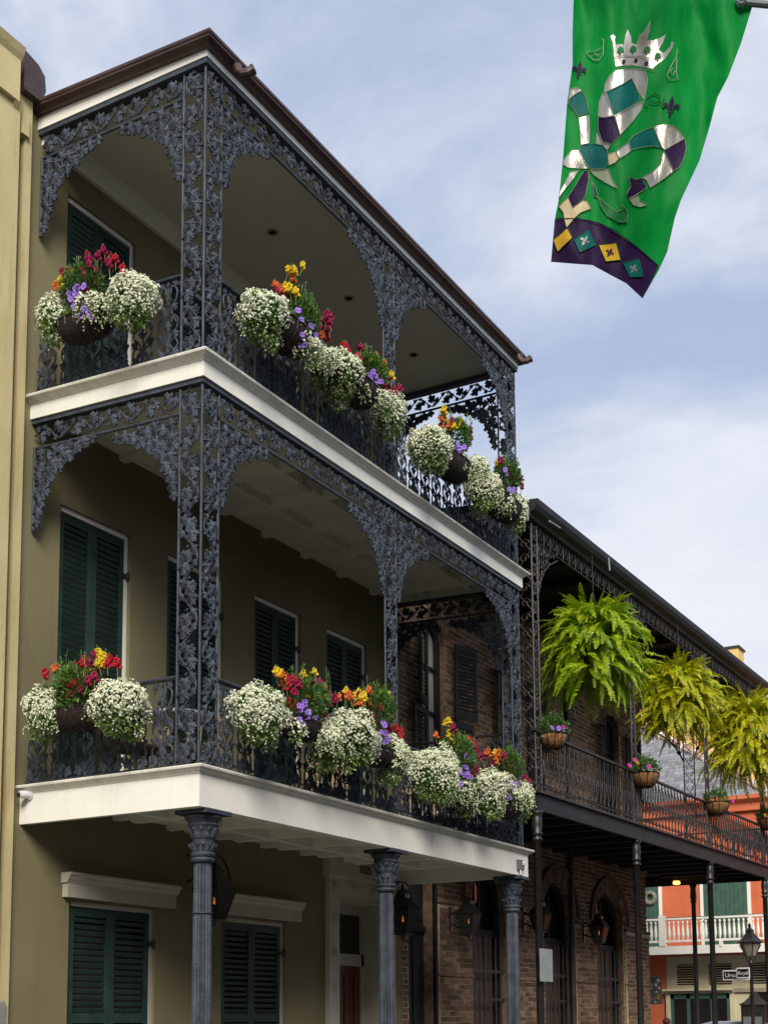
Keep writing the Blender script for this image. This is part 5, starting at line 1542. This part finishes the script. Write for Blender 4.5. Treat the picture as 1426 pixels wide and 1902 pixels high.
# wreath
# balcony
BYY = 26.0
mb = MB(); mb.box(-14, 6, BYY, RY, 3.47, 3.57); part('balcony_floor', mb, 'white', rh)
mb = MB(); mb.box(-14, 6, BYY - .04, BYY, 3.38, 3.60); part('fascia', mb, 'white', rh)
mb = MB(); mb.box(-14, 6, BYY - .03, BYY + .03, 3.70, 3.76); part('bottom_rail', mb, 'white', rh)
mb = MB(); mb.box(-14, 6, BYY - .05, BYY + .05, 4.30, 4.35); part('handrail', mb, 'white', rh)
mb = MB(); mb.box(-14, 6, BYY - .04, BYY + .04, 4.351, 4.37); part('rail_cap', mb, 'greendoor', rh)
bl = MB(); bl.lathe([(.022, 0), (.022, .04), (.032, .07), (.045, .14), (.038, .24), (.026, .36), (.02, .44), (.034, .46), (.034, .48), (.022, .50), (.022, .54)], 0, 0, 8)
BM = bl.mesh('baluster', 'white', True)
for k in range(60): part('baluster', BM, None, rh, T((-6.3 + k * .125, BYY, 3.76)))
for xx in (-4.36, -2.78 - .0, -1.2): mb = MB(); w_ = .09 if xx < -4 else .04; mb.box(xx - w_, xx + w_, BYY - .06, BYY + .06, 3.60 if xx < -4 else 3.55, 4.42 if xx < -4 else 3.7); part('newel', mb, 'white', rh)
# wreath as its own thing
wr = thing('door_wreath', 'round pale wreath on the far green shutter behind the brick corner', 'wreath', (-5.07, RY - .08, 4.78))
p = aty(1207, 1668, RY - .08); mb = MB(); mb.tube([(p.x + cos(2 * pi * k / 20) * .14, p.y, p.z + sin(2 * pi * k / 20) * .14) for k in range(21)], .055, 8)
rr_ = random.Random(3)
for k in range(60): w = rr_.uniform(0, 2 * pi); mb.ball((p.x + cos(w) * .14 + rr_.uniform(-.05, .05), p.y - .04, p.z + sin(w) * .14 + rr_.uniform(-.05, .05)), .022, 5, 3)
part('ring', mb, 'fglass', wr)
# shopfront below
y = RY - .03
mb = MB(); mb.box(-4.60, 3, y, RY, 2.46, 3.36); part('transom_board', mb, 'cream', rh)
for (a, b) in ((-4.30, -3.72), (-3.42, -2.80), (-2.3, -1.3), (-1.0, 0)):
    mb = MB(); mb.box(a, b, y - .012, y, 2.58, 3.14); part('louvre_recess', mb, 'dark', rh)
    for k in range(8):
        s = MB(); z = 2.61 + k * .068; s.prism([(y - .012, z), (y - .04, z + .012), (y - .04, z + .024), (y - .012, z + .02)], 'x', a, b); part('louvre', s, 'cream', rh)
mb = MB(); mb.prism([(RY, 2.34), (RY - .12, 2.34), (RY - .20, 2.40), (RY - .26, 2.42), (RY - .26, 2.47), (RY, 2.47)], 'x', -4.75, -2.75); mb.prism([(RY, 2.36), (RY - .10, 2.36), (RY - .16, 2.47), (RY, 2.47)], 'x', -2.75, 3); part('shop_cornice', mb, 'cream', rh)
mb = MB()
for xx in (-4.62, -2.86, -2.3, .4): mb.box(xx, xx + .12, RY - .1, RY, 0, 2.34)
part('shop_pilaster', mb, 'cream', rh)
mb = MB(); mb.box(-4.50, -2.86, RY - .04, RY, 0, 2.34); mb.box(-2.18, .4, RY - .04, RY, 0, 2.34); part('shop_window', mb, 'glass', rh)
mb = MB()
for xx in (-4.5, -4.05, -3.4, -2.95): mb.box(xx, xx + .09, RY - .07, RY - .04, 0, 2.34)
mb.box(-4.5, -2.86, RY - .07, RY - .041, 2.2, 2.34); mb.box(-4.5, -2.86, RY - .071, RY - .042, 1.2, 1.3); part('shop_frame', mb, 'greendoor', rh)
mb = MB(); mb.box(-2.78, -2.3, RY - .03, RY, 0, 2.34); part('shop_post', mb, 'cream', rh)

# sticker board in front of the wall
sp = thing('notice_board', 'dark grey metal plate with stickers beside the second slim column', 'sign', aty(1214, 1840, 21))
p0, p1 = aty(1197, 1815, 21.), aty(1230, 1866, 21.)
mb = MB(); mb.box(p0.x, p1.x, 20.99, 21.0, p1.z, p0.z); part('plate', mb, 'grey', sp, bevel=.004)
mb = MB(); mb.tube([(p0.x + .08, 21.02, 0), (p0.x + .08, 21.02, p0.z)], .03, 8); part('pole', mb, 'black', sp)
rr_ = random.Random(8)
for (u, v, s, mm) in ((1222, 1822, .045, 'signwhite'), (1218, 1830, .04, 'signwhite'), (1224, 1836, .03, 'signwhite'), (1223, 1853, .05, 'f_gold'), (1216, 1856, .035, 'purple'), (1219, 1843, .025, 'signwhite'), (1210, 1856, .025, 'f_gold'), (1217, 1862, .02, 'signwhite')):
    q = aty(u, v, 20.98); mb = MB(); mb.prism([(q.x + cos(2 * pi * k / 7 + s) * s * rr_.uniform(.8, 1.2), q.z + sin(2 * pi * k / 7 + s) * s * 1.2) for k in range(7)], 'y', 20.983, 20.989); part('sticker', mb, mm, sp)
q = aty(1209, 1833, 20.98); text('sign_lettering', '10', .15, T((q.x, 20.985, q.z)) @ FACEY @ Matrix.Rotation(pi / 2, 4, 'Z'), 'signwhite', sp, .002)

# ------------------------------------------------------------------ street lamp with street names
LY = 21.5
lp = thing('street_lamp', 'black street lamp with glass lantern and two street name signs', 'street lamp', (aty(1393, 1890, LY).x, LY, 0))
p = aty(1393, 1760, LY); x, y, z = p.x, LY, p.z
mb = MB(); mb.lathe([(.16, 0), (.16, .3), (.10, .5), (.06, .7), (.045, 1.2), (.04, z - .40), (.06, z - .38), (.05, z - .34), (.03, z - .25)], x, y, 12); part('pole', mb, 'black', lp, smooth=True)
h = .12; H2 = .27
b4 = [(x + cos(pi / 3 * k) * h, y + sin(pi / 3 * k) * h, z - .20) for k in range(6)]; t4 = [(x + cos(pi / 3 * k) * .24, y + sin(pi / 3 * k) * .24, z + .10) for k in range(6)]
mb = MB(); mb.add(b4 + t4, [(k, (k + 1) % 6, 6 + (k + 1) % 6, 6 + k) for k in range(6)]); part('lantern_glass', mb, 'fglass', lp)
mb = MB()
for k in range(6): mb.tube([b4[k], t4[k]], .012, 5); mb.tube([t4[k], t4[(k + 1) % 6]], .014, 5)
mb.tube([(x - .06, y, z - .34), (x - .16, y, z - .1), (x - .25, y, z + .05)], .008, 4); mb.tube([(x + .06, y, z - .34), (x + .16, y, z - .1), (x + .25, y, z + .05)], .008, 4)
part('lantern_frame', mb, 'black', lp)
mb = MB(); mb.lathe([(.29, z + .09), (.30, z + .11), (.20, z + .2), (.10, z + .32), (.09, z + .36), (.11, z + .38), (.05, z + .42), (.03, z + .46), (.04, z + .5), (.005, z + .56)], x, y, 6); part('lantern_roof', mb, 'black', lp)


def street_sign(name, s, cpix, yy, w, hh, rz, size):
    q = aty(cpix[0], cpix[1], yy); B = T(q) @ RZ(rz)
    mb = MB(); mb.box(-w / 2, w / 2, -.012, .0, -hh / 2, hh / 2); pl_ = part('sign_plate', mb, 'signwhite', lp, B, bevel=.01)
    mb = MB(); mb.box(-w / 2 + .025, w / 2 - .025, -.016, -.012, -hh / 2 + .03, hh / 2 - .03); part('sign_face', mb, 'signblack', pl_, B)
    text('sign_lettering', s, size, B @ T((0, -.018, -.005)) @ FACEY, 'signwhite', pl_, .002)


street_sign('sign_plate', 'Ursulines', (1367, 1812), LY - .03, .62, .23, .0, .135)
street_sign('sign_plate', 'Royal', (1380, 1808), LY - .30, .33, .24, -.22, .115)
mb = MB(); q = aty(1379, 1809, LY - .36); mb.tube([(x, y, q.z), (q.x, q.y + .02, q.z)], .012, 6); part('sign_arm', mb, 'black', lp)

kk = thing('kiosk', 'dark kiosk with flared roof below the street lamp', 'kiosk', (0, 23, 0))
p = aty(1396, 1852, 23.2); q = aty(1371, 1866, 23.2); r_ = aty(1421, 1866, 23.2); cx = (q.x + r_.x) / 2; hw = (r_.x - q.x) / 2
mb = MB(); mb.lathe([(hw * 1.35, q.z - .03), (hw * 1.32, q.z), (hw * .9, q.z + .06), (hw * .5, q.z + .16), (hw * .22, q.z + .28), (.05, q.z + .30)], cx, 23.5, 4)
R45 = T((cx, 23.5, 0)) @ RZ(pi / 4) @ T((-cx, -23.5, 0)); part('roof', mb, 'black', kk, R45)
mb = MB(); mb.box(cx - hw * .85, cx + hw * .85, 23.5 - hw * .85, 23.5 + hw * .85, 0, q.z - .03); part('cabinet', mb, 'black', kk)
mb = MB(); mb.box(cx - hw * .7, cx + hw * .7, 23.5 - hw * .87, 23.5 - hw * .85, .4, q.z - .3); part('cabinet_door', mb, 'grey', kk)

# yellow house beyond, chimney
yh = thing('yellow_house', 'yellow stucco house with red roof edge behind the slate roof', 'house', (-4, 42, 0))
p = aty(1235, 1340, 42); q = aty(1335, 1420, 42)
mb = MB(); mb.box(-13.5, -5.6, 42, 50, 0, aty(1260, 1395, 42).z + 1.9); part('wall', mb, 'yellowwall', yh)
mb = MB(); zt = aty(1260, 1395, 42).z; mb.box(-7.6, 4, 41.4, 41.9, zt - 3.2, zt); part('lower_wall', mb, 'yellowwall', yh)
mb = MB(); mb.box(-7.7, 4.1, 41.3, 41.9, zt + .0, zt + .18); part('roof_edge', mb, 'redwall', yh)
ch = thing('yellow_chimney', 'small yellow chimney with dark cap rising behind the black balcony roof', 'chimney', (0, 34, 0))
a_, b_ = aty(1349, 1202, 34), aty(1372, 1245, 34)
mb = MB(); mb.box(a_.x, b_.x, 34, 34.7, 6, a_.z - .07); part('stack', mb, 'yellowwall', ch)
mb = MB(); mb.box(a_.x - .05, b_.x + .05, 33.95, 34.75, a_.z - .07, a_.z); part('cap', mb, 'rust', ch)

# ------------------------------------------------------------------ people and cars at the bottom edge
def skin_obj(name, joints, edges, radii, matn, parent):
    me = bpy.data.meshes.new(name); me.from_pydata(joints, edges, []); o = bpy.data.objects.new(name, me)
    me.materials.append(M[matn]); link(o, parent, Matrix.Identity(4))
    sk = o.modifiers.new('skin', 'SKIN'); sk.use_smooth_shade = True
    for i, v in enumerate(me.skin_vertices[0].data): v.radius = radii[i]; v.use_root = (i == 0)
    ss = o.modifiers.new('sub', 'SUBSURF'); ss.levels = 1; ss.render_levels = 1
    return o


def person(label, px, y):
    top = aty(px, 1891, y); x, H = top.x, top.z
    t = thing('person', label, 'person', (x, y, .14)); s = (H - .14) / 1.75
    J = lambda a, b, c: (x + a * s, y + b * s, .14 + c * s)
    j = [J(0, 0, .98), J(0, 0, 1.2), J(0, 0, 1.42), J(0, 0, 1.50), J(.19, 0, 1.42), J(.24, .02, 1.12), J(.25, -.06, .86), J(-.19, 0, 1.42), J(-.24, .02, 1.12), J(-.25, -.06, .86), J(.09, 0, .92), J(.10, .02, .5), J(.10, .06, .08), J(.10, -.06, .04), J(-.09, 0, .92), J(-.10, -.05, .5), J(-.10, .0, .08), J(-.10, -.12, .04)]
    e = [(0, 1), (1, 2), (2, 3), (2, 4), (4, 5), (5, 6), (2, 7), (7, 8), (8, 9), (0, 10), (10, 11), (11, 12), (12, 13), (0, 14), (14, 15), (15, 16), (16, 17)]
    r = [(.15, .11), (.15, .11), (.13, .09), (.055, .055), (.06, .06), (.045, .045), (.03, .03), (.06, .06), (.045, .045), (.03, .03), (.09, .09), (.06, .06), (.045, .045), (.035, .035), (.09, .09), (.06, .06), (.045, .045), (.035, .035)]
    skin_obj('body', j, e, r, 'cloth', t)
    hd = MB(); hd.ball(J(0, 0, 1.63), .105 * s, 16, 12, (.85, 1, 1.15)); hd.ball(J(0, .105, 1.62), .018 * s, 6, 4); hd.ball(J(.095, 0, 1.62), .025 * s, 6, 4, (.4, 1, 1.3)); hd.ball(J(-.095, 0, 1.62), .025 * s, 6, 4, (.4, 1, 1.3)); part('head', hd, 'skin', t, smooth=True)
    hr = MB(); hr.ball(J(0, -.015, 1.652), .116 * s, 16, 12, (.9, 1.02, 1.1 * 0 + .85)); part('hair', hr, 'hair', t, smooth=True)
    for sx in (-1, 1):
        hn = MB(); hn.ball(J(sx * .25, -.07, .80), .035 * s, 8, 6, (.6, 1, 1.3))
        for k in range(4): hn.tube([J(sx * .25, -.095 + k * .017, .77), J(sx * .25, -.10 + k * .019, .70 - (k % 3) * .008)], .008, 5)
        hn.tube([J(sx * .24, -.10, .81), J(sx * .23, -.125, .76)], .009, 5); part('hand', hn, 'skin', t)


person('brown haired head of a person walking below the notice board', 1238, 20.8)


def car(label, x, y, rz, H, matn):
    t = thing('parked_car', label, 'car', (x, y, 0), 'cars whose roofs just show'); B = T((x, y, 0)) @ RZ(rz)
    bd = MB(); w = .90
    def loop(prof, w0): return [(px_, w0, pz) for px_, pz in prof]
    low = [(-2.25, .35), (-2.3, .75), (-2.15, 1.0), (-1.2, 1.05), (1.0, 1.02), (2.1, .92), (2.3, .7), (2.3, .35)]
    bd.prism([(a, b) for a, b in low], 'y', -w, w); part('body', bd, matn, t, B, bevel=.06)
    cab = MB(); top = [(-2.05, 1.02), (-1.7, H - .12), (-1.3, H - .02), (-.2, H), (.35, H - .06), (1.15, 1.02)]
    n = len(top); vs = [(a, -w * (.97 if b < 1.1 else .78), b) for a, b in top] + [(a, w * (.97 if b < 1.1 else .78), b) for a, b in top]
    cab.add(vs, [(i, i + 1, n + i + 1, n + i) for i in range(n - 1)] + [tuple(range(n))[::-1], tuple(range(n, 2 * n))]); part('cabin', cab, matn, t, B, bevel=.03)
    for s_ in (-1, 1):
        gl = MB(); q = [(-1.75, 1.08, .955), (-1.5, H - .14, .80), (.25, H - .14, .80), (.95, 1.08, .955)]
        gl.add([(a, s_ * (ww * w + .012), b) for a, b, ww in q], [(0, 1, 2, 3)]); part('side_window', gl, 'glass', t, B)
    gl = MB(); gl.add([(1.13, -.8 * w, 1.08), (1.13, .8 * w, 1.08), (.42, .7 * w, H - .09), (.42, -.7 * w, H - .09)], [(0, 1, 2, 3)]); part('windscreen', gl, 'glass', t, B @ T((.02, 0, .01)))
    for sx in (-1.45, 1.45):
        for s_ in (-1, 1):
            wl_ = MB(); wl_.tube([(sx, s_ * (w - .2), .33), (sx, s_ * (w + .01), .33)], .33, 20); wo = part('wheel', wl_, 'tyre', t, B)
            ri = MB(); ri.tube([(sx, s_ * (w + .01), .33), (sx, s_ * (w + .02), .33)], .2, 12); part('rim', ri, 'steel', wo, B)
    for s_ in (-.65, .65): hl = MB(); hl.box(2.29, 2.33, s_ - .15, s_ + .15, .68, .8); part('headlight', hl, 'fglass', t, B, bevel=.01)


p = aty(1416, 1896, 24.6); car('silver car whose roof edge shows in the bottom right corner', p.x + .2, 24.6, .0, p.z, 'silver')
p = aty(998, 1899, 13.5); car('dark car whose roof just shows between the slim columns', atx(998, 1899, 1.6).x + 1.2, atx(998, 1899, 2.2).y, pi / 2, 1.62, 'glass') if False else None

# ================================================================== UNSEEN HOUSE ON OUR SIDE, ADDED TO BLOCK LOW SKYLIGHT; CARRIES THE FLAG
oh = thing('unseen_townhouse', 'unseen grey plastered townhouse added on the near side of the street to shade the lower sky, carries the flag pole', 'house', (9.4, 0, 0))
mb = MB(); mb.box(9.4, 18, -30, 19, 0, 8.2); part('wall', mb, 'grey', oh)
mb = MB(); mb.box(9.1, 9.4, -30, 19, 7.9, 8.2); part('cornice', mb, 'trim', oh)
for k in range(12):
    y_ = -28 + k * 3.9
    for z_ in (.6, 4.4):
        mb = MB(); mb.box(9.34, 9.4, y_, y_ + 1.2, z_, z_ + 2.6); fo = part('window', mb, 'trim', oh)
        mb = MB(); mb.box(9.32, 9.34, y_ + .08, y_ + 1.12, z_ + .08, z_ + 2.52); part('pane', mb, 'glass', fo)
g = MB(); g.box(6.2, 9.4, -30, 19, .004, .14); struct('near_sidewalk', g, 'concrete')

# ================================================================== FLAG
FD = 6.3
fl = thing('carnival_flag', 'green and purple carnival flag with crowned harlequin fleur-de-lis', 'flag', C0 + ray(1390, 6) * FD)


def fdepth(a, b):
    """depth of the cloth: folds run down it, it swings away from the pole"""
    s = (a - 1040) / 330.0; t = b / 540.0
    w = .045 * sin(s * 9.5 + t * 1.8 + .6) * (1 - .35 * t) + .022 * sin(s * 19 - t * 3.1) * (1 - t * .5) + .02 * sin(t * 5 + s * 2.2)
    e = .026 * noise.noise(Vector((s * 5.5, t * 4.0, 1.7))) + .013 * noise.noise(Vector((s * 13, t * 9, 4.2)))
    return FD + w * 1.2 + e * 1.6 - .12 * t + .25 * s


def fpt(a, b, off=0): return C0 + ray(a, b) * (fdepth(a, b) - off)


LE = [(1067, -40), (1065, 0), (1063, 60), (1063, 120), (1053, 189), (1045, 297), (1037, 372), (1030, 407), (1023, 486)]
RE = [(1408, -40), (1396, 14), (1376, 79), (1352, 142), (1332, 180), (1318, 233), (1299, 297), (1264, 372), (1253, 404), (1239, 467), (1223, 502), (1193, 554)]
BE = [(1060, 489), (1100, 492), (1131, 509), (1163, 526)]
outline = LE + BE + RE[::-1]
hem = [(1030, 407), (1060, 404), (1095, 408), (1118, 416), (1145, 432), (1190, 464), (1223, 494)]
band = [(1030, 407), (1023, 486)] + BE + [(1193, 554), (1223, 494)] + hem[::-1][1:-1]


def inside(poly, x, y):
    c = False; n = len(poly)
    for i in range(n):
        x0, y0 = poly[i]; x1, y1 = poly[(i + 1) % n]
        if (y0 > y) != (y1 > y) and x < (x1 - x0) * (y - y0) / (y1 - y0) + x0: c = not c
    return c


def dense(poly, st):
    o = []
    for i in range(len(poly)):
        a = Vector(poly[i]); b = Vector(poly[(i + 1) % len(poly)]); n = max(1, int((b - a).length / st))
        for k in range(n): o.append(tuple(a.lerp(b, k / n)))
    return o


def flagpiece(name, poly, matn, off, st=6, parent=None):
    P = dense(poly, st); n = len(P); pts = [Vector(p) for p in P]
    x0, x1 = min(p[0] for p in P), max(p[0] for p in P); y0, y1 = min(p[1] for p in P), max(p[1] for p in P)
    yy = y0 + st * .5; r = 0
    while yy < y1:
        xx = x0 + st * (.25 + .5 * (r % 2))
        while xx < x1:
            if inside(poly, xx, yy):
                if min((xx - q[0]) ** 2 + (yy - q[1]) ** 2 for q in P) > (st * .45) ** 2: pts.append(Vector((xx, yy)))
            xx += st
        yy += st * .87; r += 1
    res = delaunay_2d_cdt(pts, [], [list(range(n))], 1, 1e-4)
    mb = MB(); vs = [fpt(v.x, v.y, off) for v in res[0]]
    fs = []
    for f in res[2]:
        cx = sum(res[0][i].x for i in f) / len(f); cy = sum(res[0][i].y for i in f) / len(f)
        if inside(poly, cx, cy): fs.append(tuple(f))
    mb.add(vs, fs)
    return part(name, mb, matn, parent or fl, smooth=True)


flagpiece('cloth', outline, 'f_green', 0, 6)
flagpiece('hem_band', band, 'f_purple', .003, 6)
Z8 = lambda L_: [(980 + a / 3.1704, b / 3.17) for a, b in L_]
PIECES = [
    # crown
    ('applique', 'f_silver', [(487, 210), (502, 200), (516, 212), (512, 232), (520, 262), (548, 256), (566, 262), (572, 215), (587, 170), (608, 214), (612, 250), (640, 262), (655, 210), (690, 170), (722, 118), (718, 180), (700, 232), (738, 236), (775, 222), (812, 200), (795, 250), (770, 290), (800, 310), (838, 270), (848, 240), (860, 250), (846, 290), (806, 345), (765, 372), (735, 400), (690, 394), (620, 382), (560, 382), (518, 388), (506, 320), (500, 250)]),
    # petals
    ('applique', 'f_silver', [(520, 410), (600, 400), (690, 408), (706, 470), (690, 560), (684, 590), (655, 545), (610, 455), (560, 490), (468, 535), (448, 540), (455, 490), (480, 445)]),
    ('applique', 'f_teal', [(462, 540), (560, 492), (610, 458), (655, 560), (660, 590), (600, 630), (508, 675), (485, 610)]),
    ('applique', 'f_silver', [(508, 678), (600, 632), (684, 590), (670, 640), (620, 710), (545, 790), (525, 730)]),
    ('applique', 'f_silver', [(440, 545), (458, 540), (480, 610), (506, 676), (452, 690), (414, 680), (420, 600)]),
    ('applique', 'f_purple', [(412, 690), (515, 682), (530, 735), (545, 795), (488, 845), (440, 835), (415, 770)]),
    ('applique', 'f_silver', [(405, 780), (438, 838), (486, 848), (470, 880), (440, 850), (400, 845)]),
    # left arm
    ('applique', 'f_silver', [(250, 520), (285, 510), (318, 528), (270, 560), (240, 585)]),
    ('applique', 'f_teal', [(236, 610), (245, 580), (275, 552), (318, 530), (345, 580), (360, 660), (298, 685), (270, 640)]),
    ('applique', 'f_silver', [(298, 688), (360, 676), (366, 760), (362, 840), (312, 850), (308, 770)]),
    # centre
    ('applique', 'f_teal', [(308, 850), (400, 842), (440, 850), (468, 885), (474, 960), (450, 990), (360, 992), (330, 940), (303, 885)]),
    ('applique', 'f_silver', [(206, 950), (228, 915), (262, 882), (300, 880), (330, 942), (354, 992), (300, 990), (240, 986), (210, 970)]),
    ('applique', 'f_thread', [(366, 998), (474, 994), (492, 1045), (530, 1112), (450, 1070), (390, 1030)]),
    # right arm
    ('applique', 'f_cream', [(470, 905), (520, 890), (535, 930), (515, 955), (478, 972)]),
    ('applique', 'f_silver', [(522, 888), (560, 858), (592, 838), (608, 885), (570, 915), (538, 930)]),
    ('applique', 'f_teal', [(594, 830), (620, 800), (690, 762), (735, 748), (760, 800), (790, 868), (735, 858), (660, 868), (606, 882)]),
    ('applique', 'f_silver', [(738, 742), (800, 728), (860, 740), (900, 778), (922, 812), (860, 848), (805, 880), (790, 865), (765, 800)]),
    ('applique', 'f_purple', [(924, 816), (932, 870), (915, 940), (890, 985), (858, 1006), (830, 940), (803, 885), (860, 850)]),
    ('applique', 'f_silver', [(800, 890), (828, 945), (855, 1008), (800, 1052), (720, 1104), (700, 1060), (672, 1044), (740, 1005), (782, 965), (790, 920)]),
    ('applique', 'f_purple', [(594, 1040), (630, 1056), (670, 1046), (700, 1104), (650, 1138), (596, 1168), (582, 1140), (606, 1095)]),
    ('applique', 'f_thread', [(596, 1170), (650, 1145), (660, 1180), (704, 1204), (660, 1218), (620, 1206)]),
    # lower
    ('applique', 'f_purple', [(330, 1005), (358, 1002), (358, 1060), (338, 1150), (325, 1175), (264, 1222), (236, 1160), (280, 1090)]),
    ('applique', 'f_cream', [(236, 1160), (262, 1222), (325, 1178), (350, 1184), (372, 1226), (310, 1250), (275, 1282), (228, 1338), (216, 1290), (210, 1250), (182, 1212)]),
    ('applique', 'f_silver', [(250, 1010), (300, 998), (270, 1050), (220, 1110), (182, 1165), (184, 1130), (215, 1080)]),
    ('applique', 'f_dkgreen', [(420, 1160), (460, 1200), (520, 1250), (560, 1230), (552, 1200), (590, 1250), (585, 1305), (530, 1305), (470, 1270), (430, 1210)]),
    ('applique', 'f_purple', [(378, 1070), (400, 1110), (412, 1165), (390, 1150)]),
    # diamonds
    ('diamond', 'f_gold', [(150, 1410), (232, 1340), (262, 1396), (176, 1480)]),
    ('diamond', 'f_teal', [(272, 1408), (360, 1350), (400, 1440), (305, 1485)]),
    ('diamond', 'f_gold', [(418, 1440), (520, 1428), (546, 1528), (460, 1538)]),
    ('diamond', 'f_teal', [(560, 1548), (654, 1522), (682, 1626), (602, 1630)]),
]
for i, (nm, mt, pl_) in enumerate(PIECES):
    flagpiece(nm, Z8(pl_), mt, .0035 + .0002 * i, 6)


def thread(pts, matn, r=.0018, off=.0115, name='stitching'):
    P = []
    pts = Z8(pts)
    for i in range(len(pts) - 1):
        for t in range(4): a = Vector(pts[i]).lerp(Vector(pts[i + 1]), t / 4); P.append(fpt(a.x, a.y, off))
    P.append(fpt(*pts[-1], off)); mb = MB(); mb.tube(P, min(r, .0022), 4); return part(name, mb, matn, fl)


def fleur(cx, cy, s, rot, matn):
    def R_(L_): return [(cx + (a * cos(rot) - b * sin(rot)) * s, cy + (a * sin(rot) + b * cos(rot)) * s) for a, b in L_]
    for L_ in ([(0, -60), (16, -25), (8, 5), (6, 18), (-6, 18), (-8, 5), (-16, -25)],
               [(8, 8), (22, -14), (44, -16), (52, 4), (40, 18), (36, 4), (26, 4), (14, 22)], [(-8, 8), (-22, -14), (-44, -16), (-52, 4), (-40, 18), (-36, 4), (-26, 4), (-14, 22)],
               [(-22, 22), (22, 22), (22, 30), (-22, 30)], [(-7, 30), (7, 30), (10, 46), (0, 62), (-10, 46)]):
        flagpiece('fleur_de_lis', Z8(R_(L_)), matn, .0112, 5)


fleur(845, 622, 1.0, .12, 'f_purple'); fleur(303, 405, .85, .15, 'f_purple')
for (cx, cy, m_, s) in ((337, 1414, 'f_silver', .55), (483, 1484, 'f_purple', .5), (622, 1580, 'f_silver', .5)):
    fleur(cx, cy, s, .5, m_)
for cc_ in ((566, 358), (638, 352), (700, 368)):
    flagpiece('gem', Z8([(cc_[0] + 11 * cos(2 * pi * k / 8), cc_[1] + 12 * sin(2 * pi * k / 8)) for k in range(8)]), 'f_purple', .0118, 4)
for cc_ in ((545, 295), (620, 290), (702, 292), (765, 330)):
    flagpiece('crown_inlay', Z8([(cc_[0] - 20, cc_[1] + 12), (cc_[0] - 14, cc_[1] - 16), (cc_[0] + 2, cc_[1] - 26), (cc_[0] + 18, cc_[1] - 14), (cc_[0] + 22, cc_[1] + 10), (cc_[0] + 8, cc_[1] + 4), (cc_[0] + 6, cc_[1] + 20), (cc_[0] - 6, cc_[1] + 20), (cc_[0] - 6, cc_[1] + 4)]), 'f_dkgreen', .0112, 4)
thread([(512, 334), (560, 326), (640, 328), (720, 340), (760, 356)], 'f_thread'); thread([(516, 392), (600, 388), (690, 400), (742, 410)], 'f_thread', .004)
for i, (nm, mt, pl_) in enumerate(PIECES):
    if 1 <= i <= 25 or i > 25: thread(pl_ + [pl_[0]], 'f_thread' if i < 26 else 'f_dkgreen', .0012, .0105)
thread([(432, 228), (446, 232), (442, 320), (420, 350), (388, 350), (352, 318), (346, 300), (400, 296), (438, 280)], 'f_thread', .003)
thread([(372, 330), (395, 312), (412, 326), (432, 312)], 'f_thread', .0025)
thread([(880, 286), (872, 340), (840, 392), (820, 440), (830, 466), (884, 468), (874, 420), (876, 350)], 'f_thread', .003); thread([(848, 400), (838, 425), (855, 440), (866, 415), (852, 402)], 'f_thread', .0025)
thread([(690, 620), (700, 570), (740, 546), (775, 560), (780, 600), (740, 605), (716, 590), (700, 628)], 'f_dkgreen', .003)
thread([(782, 600), (800, 632), (800, 570)], 'f_dkgreen', .002)
thread([(165, 1284), (300, 1286), (420, 1312), (520, 1360), (640, 1450), (768, 1562)], 'f_purple', .003)
# pole
pa = C0 + ray(1376, 2) * (FD + .22); pb = C0 + ray(1500, 14) * (FD + .30); pb = pa + (pb - pa) * ((9.42 - pa.x) / (pb.x - pa.x))
mb = MB(); mb.tube([pa, pb], .020, 10); mb.ball(pa, .03, 10, 8); pc = C0 + ray(1050, -28) * FD
part('pole', mb, 'steel', fl)
EMPTYSTUFF = 0
print('objects', len(bpy.data.objects))
